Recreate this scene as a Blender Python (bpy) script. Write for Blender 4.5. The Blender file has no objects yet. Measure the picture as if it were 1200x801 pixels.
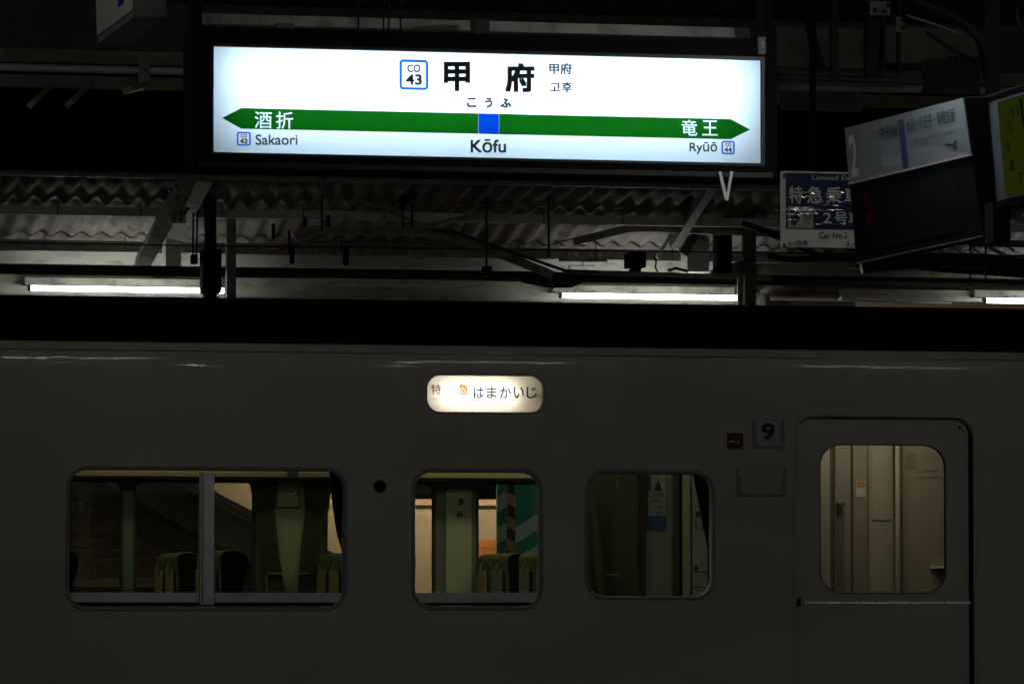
import bpy, math, random
from mathutils import Vector, Matrix
R = math.radians
rnd = random.Random(7)
S = bpy.context.scene
C = S.collection

# ------------------------------------------------------------------ camera
FPX, YAW, PITCH, EYE = 5487.0, R(12.2), R(3.19), Vector((0, 0, 1.0))
cam = bpy.data.cameras.new('camera'); cam.lens = FPX / 1200 * 36; cam.sensor_width = 36
cam.clip_start = .5; cam.clip_end = 400
cam.dof.use_dof = True; cam.dof.focus_distance = 25.0; cam.dof.aperture_fstop = 16
co = bpy.data.objects.new('camera', cam); C.objects.link(co); S.camera = co
co.location = EYE; co.rotation_euler = (R(90) + PITCH, 0, -YAW)
FWD = Vector((math.sin(YAW) * math.cos(PITCH), math.cos(YAW) * math.cos(PITCH), math.sin(PITCH)))
RGT = Vector((math.cos(YAW), -math.sin(YAW), 0)); UPV = RGT.cross(FWD)

def P(u, v, Y):                       # point at depth Y seen at a given place of the photograph
    d = FWD * FPX + RGT * (u - 600) + UPV * (400.5 - v)
    return EYE + d * (Y / d.y)
def X(u, Y, v=600): return P(u, v, Y).x
def Z(v, Y, u=600): return P(u, v, Y).z

# ------------------------------------------------------------------ world: night sky
w = bpy.data.worlds.new('World'); S.world = w; w.use_nodes = True
wn = w.node_tree; bg = wn.nodes['Background']
sky = wn.nodes.new('ShaderNodeTexSky'); sky.sky_type = 'NISHITA'; sky.sun_disc = False
sky.sun_elevation = R(-8); sky.sun_rotation = R(200)
wn.links.new(sky.outputs[0], bg.inputs[0]); bg.inputs[1].default_value = .05
S.view_settings.view_transform = 'Standard'; S.view_settings.look = 'None'
S.view_settings.exposure = 0; S.view_settings.gamma = 1
S.cycles.use_denoising = True
S.cycles.max_bounces = 7; S.cycles.transparent_max_bounces = 16
S.cycles.sample_clamp_indirect = 3
S.cycles.use_light_tree = True

L_NEAR, L_FAR, L_SIGN, L_ROLL, L_CABIN, L_LOBBY = 19.0, 13.5, 28.0, 26.0, 5.0, 7.2

# ------------------------------------------------------------------ materials
def mat(name, col, rough=.6, metal=0, spec=.5, var=.12, scale=6, bump=0, bscale=40, coat=0, stretch=None, dirt=0, dirtcol=(.02, .018, .015)):
    m = bpy.data.materials.new(name); m.use_nodes = True; nt = m.node_tree; b = nt.nodes['Principled BSDF']
    b.inputs['Roughness'].default_value = rough; b.inputs['Metallic'].default_value = metal
    b.inputs['Specular IOR Level'].default_value = spec; b.inputs['Coat Weight'].default_value = coat
    b.inputs['Coat Roughness'].default_value = .05
    tc = nt.nodes.new('ShaderNodeTexCoord'); src = tc.outputs['Object']
    if stretch:
        mp = nt.nodes.new('ShaderNodeMapping'); mp.inputs['Scale'].default_value = stretch
        nt.links.new(src, mp.inputs[0]); src = mp.outputs[0]
    n = nt.nodes.new('ShaderNodeTexNoise'); n.inputs['Scale'].default_value = scale; n.inputs['Detail'].default_value = 6
    nt.links.new(src, n.inputs[0])
    rp = nt.nodes.new('ShaderNodeValToRGB'); e = rp.color_ramp.elements
    e[0].position = .3; e[1].position = .7
    e[0].color = [c * (1 - var) for c in col] + [1]; e[1].color = [min(1, c * (1 + var)) for c in col] + [1]
    nt.links.new(n.outputs[0], rp.inputs[0]); out = rp.outputs[0]
    if dirt:
        n2 = nt.nodes.new('ShaderNodeTexNoise'); n2.inputs['Scale'].default_value = scale * 2.7; n2.inputs['Detail'].default_value = 9
        nt.links.new(src, n2.inputs[0])
        r2 = nt.nodes.new('ShaderNodeValToRGB'); r2.color_ramp.elements[0].position = .5; r2.color_ramp.elements[1].position = .72
        r2.color_ramp.elements[1].color = (dirt, dirt, dirt, 1)
        nt.links.new(n2.outputs[0], r2.inputs[0])
        mx = nt.nodes.new('ShaderNodeMixRGB'); nt.links.new(r2.outputs[0], mx.inputs[0]); nt.links.new(out, mx.inputs[1])
        mx.inputs[2].default_value = (*dirtcol, 1); out = mx.outputs[0]
    nt.links.new(out, b.inputs['Base Color'])
    if bump:
        n3 = nt.nodes.new('ShaderNodeTexNoise'); n3.inputs['Scale'].default_value = bscale; n3.inputs['Detail'].default_value = 4
        nt.links.new(src, n3.inputs[0]); bp = nt.nodes.new('ShaderNodeBump'); bp.inputs['Strength'].default_value = 1
        bp.inputs['Distance'].default_value = bump; nt.links.new(n3.outputs[0], bp.inputs['Height']); nt.links.new(bp.outputs[0], b.inputs['Normal'])
        if coat: nt.links.new(bp.outputs[0], b.inputs['Coat Normal'])
    return m
def emit(name, col, s):
    m = bpy.data.materials.new(name); m.use_nodes = True; nt = m.node_tree; nt.nodes.clear()
    e = nt.nodes.new('ShaderNodeEmission'); e.inputs[0].default_value = (*col, 1); e.inputs[1].default_value = s
    o = nt.nodes.new('ShaderNodeOutputMaterial'); nt.links.new(e.outputs[0], o.inputs[0]); return m
def glass(name, tint=(.8, .82, .8), dirt=.02, refl=1.0):
    m = bpy.data.materials.new(name); m.use_nodes = True; nt = m.node_tree; nt.nodes.clear()
    t = nt.nodes.new('ShaderNodeBsdfTransparent'); t.inputs[0].default_value = (*tint, 1)
    g = nt.nodes.new('ShaderNodeBsdfGlossy'); g.inputs['Roughness'].default_value = .03
    f = nt.nodes.new('ShaderNodeFresnel'); f.inputs[0].default_value = 1.45
    mx = nt.nodes.new('ShaderNodeMixShader'); nt.links.new(f.outputs[0], mx.inputs[0]); nt.links.new(t.outputs[0], mx.inputs[1]); nt.links.new(g.outputs[0], mx.inputs[2])
    d = nt.nodes.new('ShaderNodeBsdfDiffuse'); d.inputs[0].default_value = (.5, .47, .42, 1)
    tc = nt.nodes.new('ShaderNodeTexCoord'); n = nt.nodes.new('ShaderNodeTexNoise'); n.inputs['Scale'].default_value = 55; n.inputs['Detail'].default_value = 3
    nt.links.new(tc.outputs['Object'], n.inputs[0])
    r = nt.nodes.new('ShaderNodeValToRGB'); r.color_ramp.elements[0].position = .66; r.color_ramp.elements[1].position = .8
    r.color_ramp.elements[0].color = (dirt, dirt, dirt, 1); r.color_ramp.elements[1].color = (dirt * 9, dirt * 9, dirt * 9, 1)
    nt.links.new(n.outputs[0], r.inputs[0])
    m2 = nt.nodes.new('ShaderNodeMixShader'); nt.links.new(r.outputs[0], m2.inputs[0]); nt.links.new(mx.outputs[0], m2.inputs[1]); nt.links.new(d.outputs[0], m2.inputs[2])
    o = nt.nodes.new('ShaderNodeOutputMaterial'); nt.links.new(m2.outputs[0], o.inputs[0]); return m
def film(name, col, gloss=.03):       # translucent acrylic / printed film, lit from behind by real tubes
    m = bpy.data.materials.new(name); m.use_nodes = True; nt = m.node_tree; nt.nodes.clear()
    t = nt.nodes.new('ShaderNodeBsdfTranslucent'); t.inputs[0].default_value = (*col, 1)
    d = nt.nodes.new('ShaderNodeBsdfDiffuse'); d.inputs[0].default_value = (*col, 1)
    g = nt.nodes.new('ShaderNodeBsdfGlossy'); g.inputs['Roughness'].default_value = .15
    a = nt.nodes.new('ShaderNodeMixShader'); a.inputs[0].default_value = .4
    nt.links.new(t.outputs[0], a.inputs[1]); nt.links.new(d.outputs[0], a.inputs[2])
    b = nt.nodes.new('ShaderNodeMixShader'); b.inputs[0].default_value = gloss
    nt.links.new(a.outputs[0], b.inputs[1]); nt.links.new(g.outputs[0], b.inputs[2])
    o = nt.nodes.new('ShaderNodeOutputMaterial'); nt.links.new(b.outputs[0], o.inputs[0]); return m

M = dict(
    body=mat('ivory_train_paint', (.61, .575, .50), .32, var=.09, scale=1.2, bump=.0028, bscale=2.2, coat=.5, dirt=.12, dirtcol=(.35, .32, .27), stretch=(1, 1, 2.2)),
    door=mat('ivory_door_paint', (.62, .60, .55), .4, var=.04, scale=2, bump=.001, bscale=5, coat=.3),
    roof=mat('grimy_roof', (.018, .018, .02), .9, spec=.1, var=.3),
    rubber=mat('window_rubber', (.34, .34, .37), .45, var=.15),
    black=mat('black_paint', (.012, .012, .014), .5, var=.2),
    matte=mat('matte_black', (.006, .006, .007), .9, spec=.1, var=.2),
    alu=mat('dull_aluminium', (.55, .58, .63), .5, metal=.1, var=.12, scale=8, stretch=(1, 1, 6)),
    steel=mat('painted_steel', (.30, .29, .26), .6, var=.25, scale=5, dirt=.5),
    dsteel=mat('dark_painted_steel', (.10, .10, .10), .6, var=.3, scale=5, dirt=.5),
    pipe=mat('black_pipe', (.014, .015, .018), .6, var=.3),
    fascia=mat('pale_beam_paint', (.68, .68, .61), .6, var=.1, scale=3, dirt=.45, dirtcol=(.12, .10, .08), stretch=(1, 1, 3)),
    bbeam=mat('brown_beam_paint', (.22, .195, .155), .7, var=.25, scale=3, dirt=.5),
    slate=mat('corrugated_slate', (.24, .205, .19), .9, var=.28, scale=4, dirt=.5, dirtcol=(.05, .04, .035), bump=.002, bscale=30),
    white=mat('white_enamel', (.75, .75, .72), .4, var=.05),
    tube=emit('near_lamp_tube', (1, .97, .88), L_NEAR),
    ftube=emit('far_lamp_tube', (.93, 1, .90), L_FAR),
    stube=emit('sign_lamp_tube', (.76, .91, 1), L_SIGN),
    rtube=emit('roll_sign_lamp', (1, .93, .80), L_ROLL),
    satin=mat('satin_metal', (.80, .83, .88), .38, metal=.85, var=.1, scale=9, bump=.0006, bscale=14), glint=mat('tape_glint', (.9, .92, .95), .16, metal=.9),
    board_tube=emit('added_board_lamp', (1, .97, .90), 260),
    btube=emit('platform_lamp_tube', (1, .95, .85), 19),
    vest5=mat('vestibule_gap', (.13, .11, .085), .5), poster=mat('dim_poster_paper', (.27, .29, .23), .7), plate9=mat('number_plate_grey', (.50, .52, .60), .5),
    wtube=emit('warm_lamp_tube', (1, .80, .60), 75),
    cabin=emit('cabin_lamp', (1, .95, .72), L_CABIN),
    lobby=emit('vestibule_lamp', (1, .93, .78), L_LOBBY),
    glass=glass('window_glass', (.74, .77, .72), .008), dglass=glass('door_glass', (.8, .78, .72), .004),
    fglass=glass('far_window_glass', (.8, .84, .8), .012),
    brick=mat('brown_brick', (.30, .20, .16), .85, var=.35, scale=9, bump=.003),
    mortar=mat('brick_mortar', (.66, .46, .34), .9, var=.2),
    beige=mat('beige_wall_plaster', (.62, .46, .34), .85, var=.06, scale=5, dirt=.25, dirtcol=(.3, .2, .14)),
    orange=mat('orange_board', (.75, .25, .06), .6),
    stair=mat('stair_steel', (.045, .033, .027), .7, var=.3), stair2=mat('stair_steel_edge', (.085, .06, .05), .7, var=.3),
    conc=mat('platform_concrete', (.22, .21, .19), .9, var=.2, scale=3, bump=.003),
    gravel=mat('track_ballast', (.11, .095, .08), .95, var=.5, scale=30, bump=.02, bscale=25),
    seat=mat('olive_moquette', (.10, .115, .055), .95, spec=.1, var=.25, scale=40, bump=.002, bscale=150),
    seatend=mat('shaded_seat_side', (.008, .009, .008), .7, spec=.15),  # black colour paints the unlit near side of the seats
    pocket=mat('mustard_pocket', (.26, .20, .07), .8, var=.15), grpocket=mat('grey_green_pocket', (.14, .16, .11), .8),
    lining=mat('cream_green_lining', (.34, .36, .22), .6, var=.06), lining2=mat('dark_green_pillar', (.12, .15, .11), .6, var=.08),
    rack=mat('cream_rack', (.26, .21, .10), .6, var=.08), dark=mat('dark_brown_trim', (.035, .032, .02), .7),
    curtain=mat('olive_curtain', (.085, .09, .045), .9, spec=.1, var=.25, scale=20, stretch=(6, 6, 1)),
    dcurtain=mat('shaded_curtain', (.012, .012, .010), .95, spec=.05),  # near curtains seen against the light, their shade put into the colour
    olive=mat('olive_partition', (.055, .055, .028), .6, var=.12), grey=mat('greenish_grey_wall', (.24, .27, .22), .6, var=.1),
    vest1=mat('vestibule_beige', (.34, .30, .235), .5, var=.05), vest2=mat('vestibule_brown', (.27, .235, .19), .5, var=.06),
    vest3=mat('vestibule_cream', (.40, .375, .29), .5, var=.05), vest4=mat('vestibule_dark', (.16, .14, .11), .5),
    chrome=mat('chrome', (.7, .7, .7), .2, metal=1), copper=mat('orange_insulated_wire', (.5, .2, .08), .5),
    paper=mat('pale_paper', (.5, .52, .46), .7), pblue=mat('poster_blue', (.02, .07, .15), .6), ink=mat('black_ink', (.01, .01, .012), .6),
    sblue=mat('sign_blue', (.006, .028, .12), .35, var=.05), swhite=mat('sign_white_print', (.86, .87, .86), .4, var=.03),
    cred=mat('red_print', (.45, .03, .03), .6), navy=mat('navy_print', (.015, .03, .09), .5), npl=mat('no_smoking_plate', (.03, .04, .05), .5),
    brush=mat('grey_nameplate', (.24, .275, .30), .36, metal=.35, var=.12, scale=3, bump=.0006, bscale=12),
    bar=mat('nameplate_blue', (.005, .02, .10), .4), silver=mat('silver_print', (.5, .54, .58), .4),
    dinkn=mat('nameplate_ink', (.02, .025, .03), .5),
    case=mat('charcoal_case', (.045, .047, .055), .55, var=.15), lcd=mat('unlit_led_panel', (.009, .007, .009), .85, spec=.1, var=.1),
    led=emit('dim_red_led', (1, .06, .06), .014), clock=emit('clock_face', (.36, .52, .04), .035),
    clockrim=mat('pale_clock_rim', (.03, .042, .03), .5), plastic=mat('clear_tape', (.85, .87, .9), .3, metal=.6, spec=1),
    acr=film('white_acrylic', (.76, .89, 1.0)), fgreen=film('green_film', (.005, .115, .006)), fblue=film('blue_film', (.0, .135, 1.0)),
    racr=film('cream_acrylic', (.95, .9, .8)), forange=film('orange_film', (1.0, .64, .0)), frblue=film('dark_blue_film', (.02, .15, .30)),
    fpale=film('faded_print', (.85, .62, .42)), fcyan=film('cyan_film', (.0, .21, .9)), gink=mat('grey_ink', (.035, .04, .07), .6),
    stg=mat('green_stripe', (.01, .26, .16), .6), stw=mat('pale_stripe', (.50, .62, .60), .6), sto=mat('orange_stripe', (.42, .22, .05), .6),
)

# ------------------------------------------------------------------ helpers
def tag(o, label=None, cat=None, group=None, kind=None):
    if label: o['label'] = label
    if cat: o['category'] = cat
    if group: o['group'] = group
    if kind: o['kind'] = kind
    return o
def empty(name, loc, label, cat, group=None):
    o = bpy.data.objects.new(name, None); o.empty_display_size = .2; C.objects.link(o); o.location = loc
    return tag(o, label, cat, group)
OFF = {}
def link(name, me, m, parent=None):
    o = bpy.data.objects.new(name, me); C.objects.link(o)
    if m is not None: me.materials.append(m)
    if parent is not None:
        o.parent = parent
        o.matrix_parent_inverse = Matrix.Identity(4)
        off = Vector((0, 0, 0)); q = parent
        while q is not None: off += q.location; q = q.parent
        me.transform(Matrix.Translation(-off))
    return o
class MB:
    def __init__(s): s.v = []; s.f = []; s.sm = False
    def add(s, vs, fs):
        k = len(s.v); s.v += [tuple(a) for a in vs]; s.f += [tuple(i + k for i in f) for f in fs]; return s
    def box(s, x0, x1, y0, y1, z0, z1):
        x0, x1 = sorted((x0, x1)); y0, y1 = sorted((y0, y1)); z0, z1 = sorted((z0, z1))
        return s.add([(x0, y0, z0), (x1, y0, z0), (x1, y1, z0), (x0, y1, z0), (x0, y0, z1), (x1, y0, z1), (x1, y1, z1), (x0, y1, z1)],
                     [(0, 3, 2, 1), (4, 5, 6, 7), (0, 1, 5, 4), (1, 2, 6, 5), (2, 3, 7, 6), (3, 0, 4, 7)])
    def prism(s, pts, d):              # pts: 3-D loop, d: extrusion vector
        n = len(pts); d = Vector(d); a = [Vector(p) for p in pts]
        return s.add(a + [p + d for p in a], [tuple(range(n)), tuple(range(2 * n - 1, n - 1, -1))] + [((i + 1) % n, i, i + n, (i + 1) % n + n) for i in range(n)])
    def tube(s, pts, r, n=8, r2=None):
        pts = [Vector(p) for p in pts]; rings = []
        for i, p in enumerate(pts):
            t = (pts[min(i + 1, len(pts) - 1)] - pts[max(i - 1, 0)]).normalized()
            a = t.cross(Vector((0, 0, 1)) if abs(t.z) < .9 else Vector((1, 0, 0))).normalized(); b = t.cross(a)
            rr = r if r2 is None else r + (r2 - r) * i / (len(pts) - 1)
            rings.append([p + a * rr * math.cos(2 * math.pi * k / n) + b * rr * math.sin(2 * math.pi * k / n) for k in range(n)])
        vs = [q for g in rings for q in g]; fs = []
        for i in range(len(pts) - 1):
            for k in range(n): fs.append((i * n + k, i * n + (k + 1) % n, (i + 1) * n + (k + 1) % n, (i + 1) * n + k))
        fs += [tuple(range(n - 1, -1, -1)), tuple((len(pts) - 1) * n + k for k in range(n))]
        return s.add(vs, fs)
    def bar(s, a, b, wd, dp):          # rectangular bar between two points; wd vertical-ish, dp along Y
        a, b = Vector(a), Vector(b); t = (b - a).normalized(); y = Vector((0, 1, 0)); n = t.cross(y).normalized()
        y = n.cross(t)
        c = [n * wd / 2 + y * dp / 2, n * wd / 2 - y * dp / 2, -n * wd / 2 - y * dp / 2, -n * wd / 2 + y * dp / 2]
        return s.add([a + q for q in c] + [b + q for q in c], [(0, 1, 2, 3), (7, 6, 5, 4)] + [((i + 1) % 4, i, i + 4, (i + 1) % 4 + 4) for i in range(4)])
    def build(s, name, m, parent=None, smooth=False, bevel=0, kind=None):
        me = bpy.data.meshes.new(name); me.from_pydata(s.v, [], s.f); me.validate()
        o = link(name, me, M[m] if isinstance(m, str) else m, parent)
        import bmesh
        bm = bmesh.new(); bm.from_mesh(me); bmesh.ops.recalc_face_normals(bm, faces=bm.faces); bm.to_mesh(me); bm.free()
        if smooth: me.polygons.foreach_set('use_smooth', [True] * len(me.polygons))
        if bevel:
            b = o.modifiers.new('bevel', 'BEVEL'); b.width = bevel; b.segments = 2; b.limit_method = 'ANGLE'
        if kind: o['kind'] = kind
        return o
def box(name, m, parent, x0, x1, y0, y1, z0, z1, bevel=0, label=None):
    o = MB().box(x0, x1, y0, y1, z0, z1).build(name, m, parent, bevel=bevel)
    if label: o['label'] = label
    return o
def tube(name, m, parent, pts, r, n=8): return MB().tube(pts, r, n).build(name, m, parent, smooth=True)
def rr(x0, x1, z0, z1, r, n=7):        # rounded rectangle, counter-clockwise
    o = []
    for cx, cz, a0 in ((x1 - r, z0 + r, -90), (x1 - r, z1 - r, 0), (x0 + r, z1 - r, 90), (x0 + r, z0 + r, 180)):
        for k in range(n + 1):
            a = R(a0 + 90 * k / n); o.append((cx + r * math.cos(a), cz + r * math.sin(a)))
    return o
def ring(name, m, parent, x0, x1, z0, z1, r, prof, Y, cap=False):
    """prof = [(outset, y offset)...]: loops round a rounded rectangle"""
    vs = []; fs = []; n = len(rr(x0, x1, z0, z1, r))
    for d, y in prof:
        vs += [(a, Y + y, b) for a, b in rr(x0 - d, x1 + d, z0 - d, z1 + d, max(r + d, .002))]
    for i in range(len(prof) - 1):
        for k in range(n): fs.append((i * n + k, i * n + (k + 1) % n, (i + 1) * n + (k + 1) % n, (i + 1) * n + k))
    if cap: fs.append(tuple((len(prof) - 1) * n + k for k in range(n)))
    return MB().add(vs, fs).build(name, m, parent, smooth=not cap)
def holed(loops, depth):               # filled 2-D outline with holes; returns mesh data (x, z plane), thickness `depth`
    cu = bpy.data.curves.new('c', 'CURVE'); cu.dimensions = '2D'; cu.fill_mode = 'BOTH'; cu.extrude = depth / 2
    for lp in loops:
        sp = cu.splines.new('POLY'); sp.points.add(len(lp) - 1); sp.use_cyclic_u = True
        for q, (a, b) in zip(sp.points, lp): q.co = (a, b, 0, 1)
    o = bpy.data.objects.new('c', cu); C.objects.link(o); bpy.context.view_layer.update()
    me = bpy.data.meshes.new_from_object(o.evaluated_get(bpy.context.evaluated_depsgraph_get()))
    bpy.data.objects.remove(o); bpy.data.curves.remove(cu)
    me.transform(Matrix(((1, 0, 0, 0), (0, 0, -1, 0), (0, 1, 0, 0), (0, 0, 0, 1)))); return me
_tc = {}
FILMS = ('forange', 'frblue', 'fpale')
def text_geo(s, bold=0):
    if (s, bold) in _tc: return _tc[(s, bold)]
    cu = bpy.data.curves.new('t', 'FONT'); cu.body = s; cu.offset = bold; cu.resolution_u = 4
    o = bpy.data.objects.new('t', cu); C.objects.link(o); bpy.context.view_layer.update()
    me = bpy.data.meshes.new_from_object(o.evaluated_get(bpy.context.evaluated_depsgraph_get()))
    vs = [tuple(v.co[:2]) for v in me.vertices]; fs = [tuple(p.vertices) for p in me.polygons]
    bpy.data.objects.remove(o); bpy.data.curves.remove(cu); bpy.data.meshes.remove(me)
    a0 = min(v[0] for v in vs); a1 = max(v[0] for v in vs); b0 = min(v[1] for v in vs); b1 = max(v[1] for v in vs)
    vs = [((a - a0) / (a1 - a0), (b - b0) / (b1 - b0)) for a, b in vs]
    _tc[(s, bold)] = (vs, fs); return vs, fs
def lettering(name, m, parent, fn, items, bold=0):
    """items: [(text, s0, t0, s1, t1)]; fn(s, t) -> 3-D point; t grows downward"""
    mb = MB()
    for it in items:
        s, s0, t0, s1, t1 = it[:5]; b_ = (it[5] if len(it) > 5 else bold) * 1.0; vs, fs = text_geo(s, 0)
        if len(s) > 1: b_ *= .6
        bx_ = b_ / max(1, len(s) * .75)
        for k, (dx, dy) in enumerate(((0, 0), (-1, -1), (1, -1), (1, 1), (-1, 1), (-1, 0), (1, 0)) if b_ > 0 else ((0, 0),)):
            pts = []
            for a, b in vs:
                a = bx_ + a * (1 - 2 * bx_) + dx * bx_; b = b_ + b * (1 - 2 * b_) + dy * b_
                p = fn(s0 + (s1 - s0) * a, t1 + (t0 - t1) * b); pts.append(p + (EYE - p).normalized() * .0003 * k)
            mb.add(pts, fs)
    me = bpy.data.meshes.new(name); me.from_pydata(mb.v, [], mb.f)
    return link(name, me, M[m], parent)
def struct(o): o['kind'] = 'structure'; return o

# ------------------------------------------------------------------ ground, tracks, platforms
struct(MB().box(-60, 80, -30, 120, -1.6, -1.1).build('ground', 'gravel'))
struct(MB().box(-40, 50, -6, 4, -1.1, 0).build('camera_platform', 'conc'))
struct(MB().box(-40, 50, 13.5, 25.62, -1.1, 0).build('platform', 'conc'))
struct(MB().box(-40, 50, 28.95, 40, -1.1, 0).build('far_platform', 'conc'))
tr = empty('railway_track', (5, 27.3, -1.1), 'railway track on ballast under the ivory train', 'track')
for y in (26.77, 27.83):
    MB().box(-40, 50, y - .035, y + .035, -1.0, -.93).build('rail', 'dsteel', tr)
slm = None
for i in range(60):
    if slm is None:
        o = box('sleeper', 'conc', tr, -9.1, -8.88, 26.3, 28.3, -1.1, -1.0); slm = o
    else:
        o = slm.copy(); C.objects.link(o); o.location.x = i * .6

# ------------------------------------------------------------------ train car
YT = 25.8                               # plane of the near side
YF = YT + 2.78                          # plane of the far side wall (inner face)
XL, XR = -9.4, X(1340, YT)
car = empty('train_car', (1, 27.3, -1.1), 'ivory railway carriage with lit destination roll sign above its windows', 'train car')
def zt(v, u=600): return Z(v, YT, u)
# openings measured on the photograph (u0, u1, v0, v1, radius)
def opening(u0, u1, v0, v1):
    um = (u0 + u1) / 2
    return X(u0, YT), X(u1, YT), zt(v1, um), zt(v0, um)
W1 = opening(81, 403, 550.5, 711); W2 = opening(486, 633, 552.5, 710.5); W3 = opening(689, 834, 554.5, 698.5)
RS = opening(500.5, 637, 439.5, 483); DR = opening(932, 1141.5, 488.5, 1030)
DW = opening(964, 1111, 520.5, 694.5)
extra = []
for k in range(1, 4):
    d = (W2[0] - W1[0]) * 1.03 * k; extra.append((W1[0] - d, W1[1] - d, W1[2], W1[3]))
zsh = zt(436.5)
loops = [[(XL, -.35), (XR, -.35), (XR, zsh), (XL, zsh)]]
for wdw in [W1, W2, W3] + extra: loops.append(rr(*wdw, .1)[::-1])
loops.append(rr(*RS, .075)[::-1]); loops.append(rr(DR[0], DR[1], -.15, DR[3], .11)[::-1])
me = holed(loops, .03); me.transform(Matrix.Translation((0, YT + .015, 0)))
link('side_panel', me, M['body'], car)
# shoulder sweep up to the gutter
prof = []
for v in (436.5, 434, 432, 430, 428, 426, 424, 422, 420, 418, 416):
    h = zt(v) - zsh; prof.append((YT + .85 * h * h + 0, zsh + h))
yl, zl = prof[-1]
seg = []
NX = 160
mb = MB()
for i in range(NX + 1):
    x = XL + (XR - XL) * i / NX
    for y, z in prof: mb.v.append((x, y, z))
n = len(prof)
for i in range(NX):
    for k in range(n - 1): mb.f.append((i * n + k, (i + 1) * n + k, (i + 1) * n + k + 1, i * n + k + 1))
mb.build('shoulder_panel', 'body', car, smooth=True)
zg = zt(405.5)
box('gutter', 'body', car, XL, XR, yl + .012, yl + .07, zl + .004, zg, bevel=.004)
rp = [(yl + .05, zg + .003), (yl + .14, zt(396)), (YT + .35, Z(383, YT + .35)), (YT + .7, Z(366, YT + .7)), (YT + 1.05, Z(357, YT + 1.05)), (YT + 1.45, Z(353.5, YT + 1.45))]
rp += [(2 * (YT + 1.45) - y, z) for y, z in rp[-2::-1]]
MB().prism([(XL, y, z) for y, z in rp] + [(XL, YF + .05, zg - .1), (XL, YT + .1, zg - .1)], (XR - XL, 0, 0)).build('roof', 'roof', car, smooth=False)
box('end_wall', 'body', car, XL, XL + .05, YT + .04, YF, -.35, zg - .12)
box('end_wall', 'body', car, XR - .05, XR, YT + .04, YF, -.35, zg - .12)
box('floor', 'dark', car, XL, XR, YT + .04, YF, -.2, .0)
box('ceiling', 'lining', car, XL + .06, XR - .06, YT + .08, YF - .02, 2.3, 2.34)
box('underframe', 'black', car, XL + .5, XR - .5, YT + .2, YF - .2, -.8, -.36)

# windows: rubber gasket, glass, lower sash rail
def train_window(wd, gl='glass', sash=True, mull=None):
    x0, x1, z0, z1 = wd; r = .1
    f = ring('window_frame', 'rubber', car, x0, x1, z0, z1, r, [(.020, .001), (.018, -.006), (.012, -.010), (.006, -.007), (.001, -.003), (-.003, .002), (-.004, .03), (-.004, .045)], YT)
    g = ring('pane', gl, f, x0 + .004, x1 - .004, z0 + .004, z1 - .004, r - .004, [(0, .022), (-.2, .022)], YT)
    bpy.data.objects.remove(g)
    if not mull:
        MB().add([(a, YT + .026, b) for a, b in rr(x0 + .003, x1 - .003, z0 + .003, z1 - .003, r - .003)], [tuple(range(32))]).build('pane', gl, f)
    else:
        for a, b in ((x0 + .003, mull[0]), (mull[1], x1 - .003)):
            box('pane', gl, f, a, b, YT + .026, YT + .030, z0 + .01, z1 - .01)
    if sash:
        zs0, zs1 = Z(705.5, YT), Z(694, YT)
        if mull:
            box('lower_rail', 'satin', f, x0 + .012, mull[0] - .003, YT + .008, YT + .022, zs0, zs1, bevel=.003)
            box('lower_rail', 'satin', f, mull[1] + .003, x1 - .012, YT + .008, YT + .022, zs0, zs1, bevel=.003)
        else: box('lower_rail', 'satin', f, x0 + .012, x1 - .012, YT + .008, YT + .022, zs0, zs1, bevel=.003)
        box('drain_channel', 'matte', f, x0 + .05, x1 - .05, YT + .010, YT + .024, z0 + .008, zs0 - .002)
    return f
mul = (X(234.5, YT), X(251.5, YT))
f1 = train_window(W1, mull=mul)
box('mullion', 'satin', f1, mul[0], mul[1], YT - .002, YT + .05, W1[2] + .012, W1[3] - .012, bevel=.004)
box('mullion_groove', 'black', f1, mul[0] + .012, mul[0] + .017, YT - .004, YT - .002, W1[2] + .02, W1[3] - .02)
train_window(W2); train_window(W3, sash=False)
for e in extra: train_window(e)

# roll sign above the middle window
rs = ring('destination_sign', 'rubber', car, *RS, .075, [(.010, .001), (.008, -.004), (.002, -.004), (-.003, .006), (-.004, .03)], YT)
rs['label'] = 'lit destination roll sign reading limited express'
rx0, rx1, rz0, rz1 = RS
MB().add([(a, YT + .02, b) for a, b in rr(rx0, rx1, rz0, rz1, .073)], [tuple(range(32))]).build('sign_film', 'racr', rs)
MB().box(rx0 - .03, rx1 + .03, YT + .20, YT + .21, rz0 - .03, rz1 + .03).box(rx0 - .04, rx0 - .03, YT + .032, YT + .2, rz0 - .03, rz1 + .03).box(rx1 + .03, rx1 + .04, YT + .032, YT + .2, rz0 - .03, rz1 + .03)\
    .box(rx0 - .03, rx1 + .03, YT + .032, YT + .2, rz0 - .04, rz0 - .03).box(rx0 - .03, rx1 + .03, YT + .032, YT + .2, rz1 + .03, rz1 + .04).build('lamp_box', 'steel', rs)
zc = (rz0 + rz1) / 2
tube('sign_lamp', 'rtube', rs, [(X(513, YT), YT + .085, zc), (X(606, YT), YT + .085, zc)], .012)
def rsf(u, v): p = P(u, v, YT + .017); return p
lettering('sign_lettering', 'forange', rs, rsf, [('特', 505.2, 449.8, 517, 462.5), ('急', 537, 449.8, 549, 462.5)], .02)
lettering('sign_lettering', 'fpale', rs, rsf, [('LIMITED EXPRESS', 505, 465.5, 549.5, 468.8)])
lettering('sign_lettering', 'frblue', rs, rsf, [(c, a, 453, b, 466.5) for c, a, b in (('は', 555, 567), ('ま', 570.5, 582), ('か', 585.5, 599), ('い', 602, 614), ('じ', 617, 629))], .022)
box('roller_shadow_strip', 'dark', rs, X(626, YT), X(640, YT), YT + .04, YT + .05, zc - .03, zc + .005)

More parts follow.
